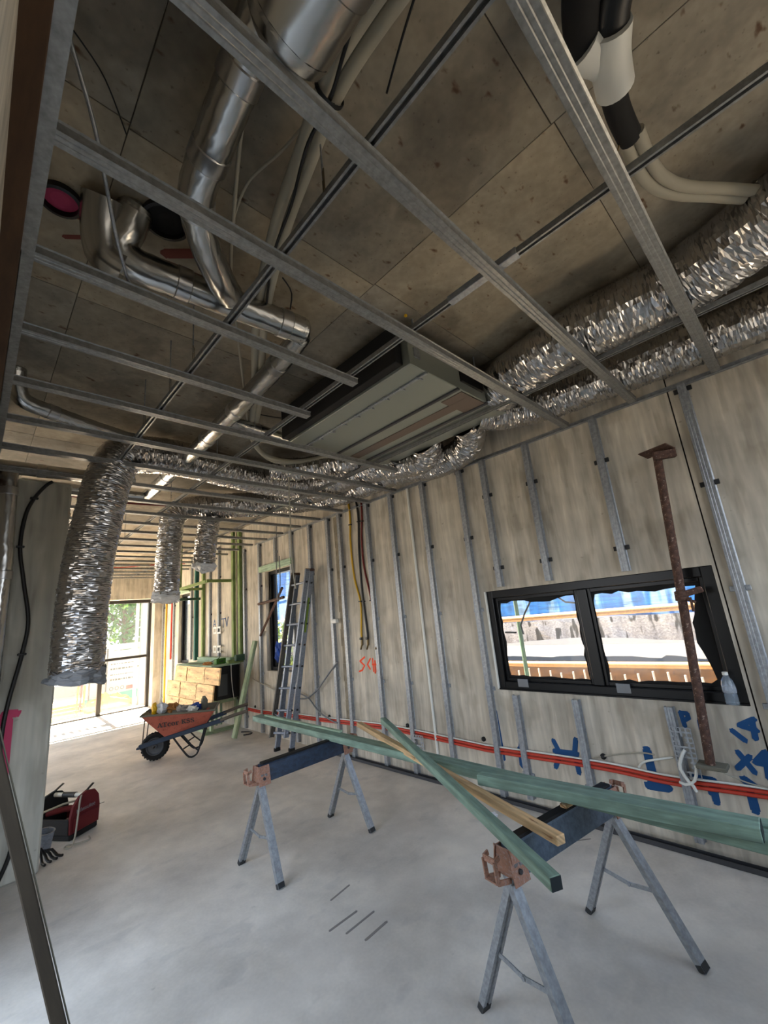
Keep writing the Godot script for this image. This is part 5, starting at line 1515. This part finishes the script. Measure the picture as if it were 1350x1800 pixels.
	for s in [[V(3.05, 0.947, -6.69), V(3.05, 3.03, -6.69), "green_olive", 0.045], [V(3.07, 0.947, -6.5), V(3.07, 3.03, -6.5), "green_olive", 0.045], [V(3.075, 0.947, -8.35), V(3.075, 3.03, -8.35), "green_teal", 0.07], [V(3.075, 0.947, -8.02), V(3.075, 3.03, -8.02), "green_olive", 0.045], [V(2.66, 2.26, -8.03), V(2.66, 3.03, -8.03), "green_olive", 0.045]]:
		mb = MB.new()
		mb.bar(s[0], s[1], 0.07, s[3], Vector3.RIGHT)
		part(mb, "stud", M[s[2]], t)
	for s in [[V(3.09, 2.225, -6.74), V(2.63, 2.225, -6.74)], [V(2.65, 2.225, -6.78), V(2.65, 2.225, -8.07)], [V(2.68, 2.225, -8.03), V(3.08, 2.225, -8.03)], [V(2.66, 2.05, -8.1), V(3.05, 2.05, -8.1)]]:
		mb = MB.new()
		mb.bar(s[0], s[1], 0.045, 0.044, Vector3.UP)
		part(mb, "rail", M.green_olive if s[0].y > 2.1 else M.green_dark, t)
	mb = MB.new()
	mb.bar(V(2.86, 0.97, -6.5), V(3.09, 0.97, -6.47), 0.09, 0.045, Vector3.UP)
	part(mb, "cleat", M.green_olive, t)
	mb = MB.new()
	mb.bar(V(2.93, 1.02, -6.38), V(3.09, 1.02, -6.38), 0.07, 0.09, Vector3.UP)
	part(mb, "cleat", M.green_dark, t)
	t = thing("timber_length", "green timber leaning against the wall beside the wheelbarrow handles", "timber", V(2.73, 0, -6.0))
	mb = MB.new()
	mb.bar(V(2.73, 0.015, -6.0), V(3.05, 1.25, -5.98), 0.085, 0.045, V(-1, 0.26, 0))
	part(mb, "length", M.green_far, t)
	cable("floor_cable", "black cable looped on the floor by the leaning green timber", "cable", [V(2.95, 0.01, -6.25), V(3.02, 0.01, -6.12), V(2.98, 0.012, -6.0), V(2.88, 0.01, -6.05)], 0.008, "black")

func build_left() -> void:
	# black conduit clipped to the concrete stub
	var pts := [V(0.36, 2.72, -4.03), V(0.32, 2.68, -4.035), V(0.26, 2.57, -4.035), V(0.22, 2.43, -4.035), V(0.21, 2.19, -4.035), V(0.25, 1.94, -4.035), V(0.30, 1.65, -4.035), V(0.285, 1.42, -4.035), V(0.24, 1.11, -4.035), V(0.225, 0.88, -4.035), V(0.24, 0.68, -4.035), V(0.29, 0.53, -4.035), V(0.335, 0.34, -4.035), V(0.33, 0.18, -4.035), V(0.28, 0.03, -4.035)]
	var t := thing("black_conduit", "black conduit snaking down the concrete stub past the pink arrow", "conduit", V(0.3, 0, -4.03))
	var mb := MB.new()
	mb.tube(smooth(pts, 0.03), 0.0125, 10)
	part(mb, "tube", M.black, t)
	for p in [pts[2], pts[4], pts[7], pts[11]]:
		mb = MB.new()
		mb.box(p, V(0.05, 0.014, 0.03), 0.003)
		part(mb, "saddle_clip", M.black, t)
	# plank leaning close to the viewer
	t = thing("leaning_plank", "rough grey timber leaning close to the viewer at the lower left edge", "timber", V(0.40, 0, -1.6))
	mb = MB.new()
	mb.bar(V(0.402, 0.012, -1.585), V(-0.045, 1.66, -1.585), 0.05, 0.030, V(1, 0.27, 0), 0.003)
	part(mb, "length", M.grey_timber, t)
	mb = MB.new()
	mb.bar(V(0.4165, 0.03, -1.59), V(-0.0275, 1.67, -1.59), 0.05, 0.003, V(1, 0.27, 0), 0.001)
	part(mb, "sawn_face", M.mortar, t, "paler sawn edge")
	# red open tool bag
	var c := V(0.72, 0, -4.62)
	var xf := Transform3D(Basis(V(0.83, 0, -0.55), Vector3.UP, V(0.55, 0, 0.83)), c)
	t = thing("tool_bag", "open red and black tool bag on the floor beyond the concrete stub", "tool bag", c)
	var nb := func() -> MB:
		var m := MB.new()
		m.xf = xf
		return m
	mb = nb.call()
	mb.span(V(-0.125, 0.0, -0.165), V(0.125, 0.05, 0.165), 0.012)
	part(mb, "base", M.rubber, t)
	for g in [-1, 1]:
		mb = nb.call()
		var q := [Vector2(-0.125, 0.045), Vector2(0.125, 0.045), Vector2(0.13, 0.16), Vector2(0.115, 0.24), Vector2(0.075, 0.29), Vector2(0.0, 0.305), Vector2(-0.06, 0.285), Vector2(-0.11, 0.23), Vector2(-0.13, 0.15)]
		mb.extrude(PackedVector2Array(q), V(0, 0, g * 0.165), V(0, 0, g * 0.145), Vector3.UP)
		var panel := part(mb, "end_panel", M.bag_red if g == 1 else M.black_matt, t)
		mb = nb.call()
		mb.bar(V(0.0, 0.30, g * 0.155), V(0.07, 0.335, g * 0.15), 0.02, 0.008, Vector3.UP, 0.002)
		part(mb, "strap_end", M.black, panel)
	mb = nb.call()
	mb.span(V(-0.11, 0.05, 0.165), V(0.11, 0.155, 0.185), 0.008)
	part(mb, "front_pocket", M.bag_red, t)
	for g in [-1, 1]:
		mb = nb.call()
		mb.span(V(g * 0.125 - 0.008, 0.045, -0.15), V(g * 0.125 + 0.008, 0.15, 0.15), 0.004)
		part(mb, "side_pocket", M.bag_red if g == 1 else M.saw_top, t)
	mb = nb.call()
	mb.tube([V(0, 0.275, -0.15), V(0, 0.275, 0.15)], 0.016, 12)
	var hb := part(mb, "handle_bar", M.white_plastic, t)
	mb = nb.call()
	mb.tube([V(0, 0.275, -0.06), V(0, 0.275, 0.06)], 0.02, 12)
	part(mb, "grip", M.dark_grey, hb)
	var tm := TextMesh.new()
	tm.text = "Milwaukee"
	var sf := SystemFont.new()
	sf.font_names = PackedStringArray(["Droid Sans"])
	tm.font = sf
	tm.font_size = 32
	tm.pixel_size = 0.0011
	tm.depth = 0.001
	tm.material = M.grey_plastic
	var le := MeshInstance3D.new()
	le.name = "lettering"
	le.mesh = tm
	le.transform = Transform3D(xf.basis, xf * V(0.0, 0.185, 0.166) - c)
	t.add_child(le, true)
	for s in [["hand_tool", "red handled tool lying across the open tool bag", V(-0.08, 0.17, -0.12), V(0.02, 0.18, 0.12), 0.022, "bag_red"], ["rope_length", "pale rope lying across the open tool bag", V(-0.13, 0.2, -0.1), V(0.03, 0.235, 0.1), 0.008, "white_lagging"], ["hand_tool", "rusty pliers sticking out of the tool bag side", V(-0.10, 0.10, 0.02), V(-0.03, 0.13, 0.12), 0.014, "rust"]]:
		mb = nb.call()
		mb.tube([s[2], s[2].lerp(s[3], 0.5) + V(0, 0.01, 0), s[3]], s[4], 10)
		solo(mb, s[0], M[s[5]], s[1], "tool", "contents of the tool bag")
	mb = nb.call()
	mb.tube(smooth([V(-0.03, 0.285, 0.15), V(-0.09, 0.27, 0.20), V(-0.115, 0.15, 0.215), V(-0.14, 0.05, 0.23), V(-0.20, 0.012, 0.27), V(-0.23, 0.01, 0.24), V(-0.19, 0.01, 0.22), V(-0.16, 0.01, 0.28), V(-0.10, 0.01, 0.32), V(-0.06, 0.01, 0.27)], 0.01), 0.006, 8)
	solo(mb, "white_rope", M.white_lagging, "white cord draped over the tool bag down to the floor", "cord")
	mb = nb.call()
	mb.tube([V(0.13, 0.14, 0.1), V(0.22, 0.135, 0.12)], 0.0025, 6)
	solo(mb, "loose_wire", M.grey_plastic, "stiff wire sticking out right of the tool bag", "wire")
	t = thing("metal_tin", "shiny open metal tin beside the tool bag at the stub corner", "tin", V(0.555, 0, -4.30))
	mb = MB.new()
	mb.lathe([Vector2(0.0, 0.0), Vector2(0.05, 0.0), Vector2(0.055, 0.12), Vector2(0.058, 0.125), Vector2(0.05, 0.125), Vector2(0.046, 0.03), Vector2(0.0, 0.03)], V(0.535, 0.03, -4.36), V(0.1, 1, 0.15).normalized(), 24)
	part(mb, "can", M.alloy, t)
	for k in 4:
		cable("cord_end", "dark cord end curling on the floor at the stub corner, %s one from the wall" % ORDER[k], "cord", [V(0.50 + k * 0.012, 0.10 - k * 0.02, -4.25), V(0.515 + k * 0.02, 0.05, -4.21 - k * 0.02), V(0.52 + k * 0.03, 0.012, -4.17 - k * 0.015), V(0.53 + k * 0.035, 0.012, -4.12 - k * 0.02)], 0.009, "black", "dark cord ends at the stub")

func build_outside_window() -> void:
	# ground and the yard wall seen through the wide window
	var mb := MB.new()
	mb.span(V(3.29, -0.35, 4.0), V(14, -0.2, -22))
	mb.span(V(-8, -0.35, FAR - 0.26), V(3.29, -0.12, -22))
	shell(mb, "ground", M.paving)
	mb = MB.new()
	mb.span(V(-8, -0.35, 6), V(-0.26, -0.12, -4.2))
	mb.span(V(-0.26, -0.35, 6), V(3.29, -0.12, 1.26))
	shell(mb, "ground_yard", M.yard)
	var t := thing("scaffold_tube", "rusty yellow scaffold tube running across outside the wide window", "tube", V(4.2, 1.28, -1.5))
	mb = MB.new()
	mb.tube([V(4.2, 1.25, -5.0), V(4.2, 1.31, 1.0)], 0.03, 14)
	part(mb, "tube", M.scaffold, t)
	mb = MB.new()
	mb.tube([V(4.35, -0.2, -2.42), V(4.35, 2.6, -2.42)], 0.022, 10)
	solo(mb, "scaffold_post", M.green_dark, "dark green post standing outside the left pane of the wide window", "post")
	# blue netting hung in folds, black mesh beneath it
	for s in [["blue_netting", "blue shade netting hung in folds outside the wide window", 1.19, 3.2, 5.05, "tarp_blue", 0.03], ["black_mesh", "black and grey mesh hanging below the blue netting outside", 0.96, 1.2, 5.0, "net_black", 0.02]]:
		mb = MB.new()
		var no := FastNoiseLite.new()
		no.seed = 9
		no.frequency = 0.9
		var nz := 90
		var ny := 6
		var at := func(i: int, j: int) -> Vector3:
			var z := 2.0 - i * 9.0 / nz
			var y: float = lerpf(s[2] + 0.03 * sin(z * 2.3), s[3], float(j) / ny)
			return V(s[4] + s[6] * (sin(z * 11.0) + 2.0 * no.get_noise_2d(z * 4.0, y * 2.0)), y, z)
		for i in nz:
			for j in ny:
				mb.quad(at.call(i, j), at.call(i, j + 1), at.call(i + 1, j + 1), at.call(i + 1, j))
				mb.quad(at.call(i, j) + V(0.004, 0, 0), at.call(i + 1, j) + V(0.004, 0, 0), at.call(i + 1, j + 1) + V(0.004, 0, 0), at.call(i, j + 1) + V(0.004, 0, 0))
		solo(mb, s[0], M[s[5]], s[1], "netting")
	mb = MB.new()
	mb.span(V(6.2, -0.2, 3.0), V(6.4, 2.6, -9.0))
	solo(mb, "neighbour_wall", M.white_plastic, "pale wall behind the netting outside", "wall")
	mb = MB.new()
	mb.extrude(PackedVector2Array([Vector2(4.95, -0.2), Vector2(5.4, -0.2), Vector2(5.4, 0.87), Vector2(5.2, 0.87), Vector2(4.95, 0.70)]), V(0, 0, 2.5), V(0, 0, -8.0), Vector3.UP)
	solo(mb, "boundary_wall", M.concrete_out, "grey concrete boundary wall with a broad top outside the wide window", "wall")
	mb = MB.new()
	mb.tube([V(4.70, 0.775, 2.0), V(4.70, 0.72, -6.0)], 0.03, 12)
	solo(mb, "scaffold_tube", M.scaffold, "lower rusty yellow tube along the boundary wall outside", "tube")
	mb = MB.new()
	mb.span(V(4.80, -0.2, 2.4), V(4.86, 0.745, -7.5), 0.01)
	solo(mb, "reed_screen", M.reed, "golden reed screen behind the pale pickets outside", "screen")
	for k in 26:
		var z := -0.15 - k * 0.125
		mb = MB.new()
		mb.tube([V(4.62, -0.2, z), V(4.63 + 0.01 * sin(k * 3.0), 0.69 + 0.02 * sin(k * 5.0), z - 0.02)], 0.009, 8)
		solo(mb, "fence_picket", M.pale_out, "thin pale picket outside the wide window, %s from the right" % ORDER[k], "picket", "pale pickets outside the wide window")
	# beyond the two narrow windows
	mb = MB.new()
	mb.span(V(4.6, -0.2, -6.4), V(4.62, 3.4, -9.6))
	solo(mb, "blue_netting", M.tarp_blue, "blue netting seen through the narrow window behind the ladder", "netting")
	t = shrub("garden_shrub", "leafy yellow-green shrub outside the narrow window behind the ladder", V(4.15, 0.95, -7.0), V(0.3, 0.6, 0.5), 420, 41, "leaf_light")
	mb = MB.new()
	mb.blob(V(WALL + 0.10, 1.08, -5.55), V(0.07, 0.13, 0.08), 0.9, 4, 12)
	solo(mb, "plastic_bag", M.bag_blue, "crumpled blue plastic bag on the sill of the narrow window", "bag")
	mb = MB.new()
	mb.span(V(5.3, -0.2, -11.5), V(5.4, 2.4, -18.5))
	solo(mb, "site_hoarding", M.pale_out, "white hoarding outside the far narrow window", "hoarding")

func shrub(called: String, label: String, c: Vector3, r: Vector3, n: int, seed_: int, material: String) -> Node3D:
	var t := thing(called, label, "tree" if r.y > 0.9 else "shrub", V(c.x, c.y - r.y, c.z))
	var rng := RandomNumberGenerator.new()
	rng.seed = seed_
	var mb := MB.new()
	for k in n:
		var d := V(rng.randfn(), rng.randfn(), rng.randfn()).normalized() * pow(rng.randf(), 0.4)
		var p := c + d * r
		var u := V(rng.randf() - 0.5, rng.randf() - 0.7, rng.randf() - 0.5).normalized()
		var w := u.cross(V(rng.randf() - 0.5, rng.randf(), rng.randf() - 0.5)).normalized()
		var l := 0.05 + rng.randf() * 0.07
		if r.y > 0.9: l *= 1.25
		var m := u.cross(w) * l * 0.12
		mb.tri(p - u * l, p + w * l * 0.4 + m, p + u * l)
		mb.tri(p - u * l, p + u * l, p - w * l * 0.4 + m)
	var o := part(mb, "foliage", M[material], t)
	o.set_meta("kind", "stuff")
	mb = MB.new()
	mb.tube(smooth([V(c.x, c.y - r.y - 0.6, c.z), V(c.x + 0.1, c.y - r.y * 0.4, c.z), V(c.x - 0.1, c.y + r.y * 0.3, c.z)], 0.1), r.y * 0.06, 8)
	for k in 5:
		var an := k * 1.3
		mb.tube([V(c.x, c.y - r.y * 0.5 + k * 0.1, c.z), V(c.x + cos(an) * r.x * 0.6, c.y - r.y * 0.1 + k * 0.15, c.z + sin(an) * r.z * 0.6)], r.y * 0.025, 6)
	part(mb, "branches", M.bark, t)
	return t

func build_outside_door() -> void:
	shrub("garden_tree", "dense leafy tree beyond the site fence seen through the far door", V(3.5, 2.4, -15.8), V(1.7, 1.5, 1.0), 2600, 51, "leaf")
	shrub("garden_tree", "paler tree further left beyond the site fence", V(0.2, 2.2, -17.0), V(1.8, 1.4, 1.0), 1500, 52, "leaf_light")
	var mb := MB.new()
	# low white boundary wall and white post
	for k in 4:
		mb = MB.new()
		mb.span(V(-4, 0.62 + k * 0.18, -14.4), V(6, 0.785 + k * 0.18, -14.45), 0.006)
		solo(mb, "boundary_board", M.white_out, "white horizontal fence board beyond the far door, %s from the ground" % ORDER[k], "fence board", "white fence boards beyond the far door")
	mb = MB.new()
	mb.span(V(3.11, -0.2, -12.0), V(3.32, 3.2, -12.2), 0.01)
	solo(mb, "concrete_column", M.pale_out, "pale square column just outside the right side of the far door", "column")
	mb = MB.new()
	mb.span(V(2.99, -0.2, -12.1), V(3.06, 3.0, -12.16), 0.005)
	solo(mb, "white_post", M.white_out, "slim white post beside the pale column outside the far door", "post")
	# site fence: mesh panel with banner
	var t := thing("site_banner", "white site banner with rows of print, red box and teal foot on the temporary fence", "banner", V(2.9, -0.05, -13.0))
	mb = MB.new()
	mb.span(V(2.15, 0.12, -13.0), V(3.55, 1.05, -13.008))
	part(mb, "sheet", M.white_out, t)
	mb = MB.new()
	mb.extrude(PackedVector2Array([Vector2(0, 0), Vector2(0.9, 0.05), Vector2(1.4, 0.02), Vector2(1.4, 0.26), Vector2(0.8, 0.2), Vector2(0.0, 0.13)]), V(2.15, -0.06, -12.985), V(2.15, -0.06, -12.992), Vector3.UP)
	mb = MB.new()
	mb.bar(V(2.15, 0.02, -12.99), V(3.55, 0.08, -12.99), 0.008, 0.2, Vector3.UP, 0.0)
	part(mb, "teal_foot", M.teal_out, t)
	mb = MB.new()
	mb.span(V(3.05, 0.20, -12.998), V(3.28, 0.29, -12.99))
	part(mb, "red_box", M.sign_red, t)
	var rng := RandomNumberGenerator.new()
	rng.seed = 8
	mb = MB.new()
	for row in 4:
		var x := 2.68
		while x < 3.3:
			var w := 0.02 + rng.randf() * 0.05
			mb.span(V(x, 0.84 - row * 0.13, -12.999), V(x + w, 0.86 + 0.02 * (row % 2) - row * 0.13, -12.995))
			x += w + 0.02
	for k in 3:
		mb.lathe([Vector2(0.045, 0), Vector2(0.045, 0.003), Vector2(0.033, 0.003), Vector2(0.033, 0)], V(2.72 + k * 0.12, 0.26, -12.999), V(0, 0, 1), 18)
	part(mb, "print_lines", M.ink, t)
	t = thing("site_fence", "temporary wire fence of thin dark posts and rails beyond the far door", "fence", V(2, -0.12, -12.6))
	for x in [0.4, 0.8, 2.18, 2.36, 2.52]:
		mb = MB.new()
		mb.tube([V(x, -0.12, -12.6), V(x, 1.25 if x > 2.0 else 0.95, -12.6)], 0.017, 8)
		part(mb, "post", M.steel_dark, t)
	for y in [0.15, 0.55, 0.98]:
		mb = MB.new()
		mb.tube([V(-1.5, y, -12.6), V(2.7, y, -12.6)], 0.009, 6)
		part(mb, "rail", M.zinc_worn, t)
	# heap of soil and the orange stacks on the left
	mb = MB.new()
	mb.blob(V(2.55, -0.12, -12.3), V(0.5, 0.32, 0.22), 0.6, 6, 22)
	solo(mb, "soil_heap", M.soil, "heap of sandy soil and debris outside the far door", "soil heap")
	for k in 4:
		mb = MB.new()
		mb.bar(V(0.6, -0.09 + k * 0.075, -12.0 - k * 0.02), V(2.0, -0.09 + k * 0.075, -12.05), 0.10, 0.06, Vector3.UP, 0.006)
		solo(mb, "stacked_plank", M.orange_out if k > 1 else M.pipe_yellow, "orange plank in the stack outside the far door, %s from the ground" % ORDER[k], "plank", "orange planks stacked outside")
	for k in 3:
		mb = MB.new()
		mb.bar(V(1.86 + k * 0.06, -0.1, -11.95), V(1.88 + k * 0.06, 0.72 - 0.1 * k, -12.0), 0.035, 0.03, Vector3.BACK, 0.004)
		solo(mb, "orange_stake", M.orange_out if k != 1 else M.pipe_red, "upright orange stake by the plank stack, %s from the left" % ORDER[k], "stake", "stakes outside the far door")
	mb = MB.new()
	mb.span(V(-6, -0.2, -16.9), V(5.2, 1.1, -17.0))
	solo(mb, "street_wall", M.pale_out, "pale wall across the street behind the fence", "wall")
	# perforated scaffold deck above the door that throws the dotted shade
	mb = MB.new()
	var xs := [-0.5]
	var zs := [11.45]
	var holes := []
	for i in 22:
		xs.append_array([-0.44 + i * 0.11, -0.39 + i * 0.11])
	xs.append(2.05)
	for j in 3:
		zs.append_array([11.50 + j * 0.09, 11.535 + j * 0.09])
	zs.append(11.75)
	for i in 22:
		for j in 3:
			holes.append(Rect2(-0.44 + i * 0.11, 11.50 + j * 0.09, 0.05, 0.035))
	mb.sheet(V(0, 2.75, 0), Vector3.RIGHT, Vector3.FORWARD, 0.004, xs, zs, holes)
	solo(mb, "scaffold_deck", M.zinc_worn, "perforated metal scaffold plank above the far door", "plank")
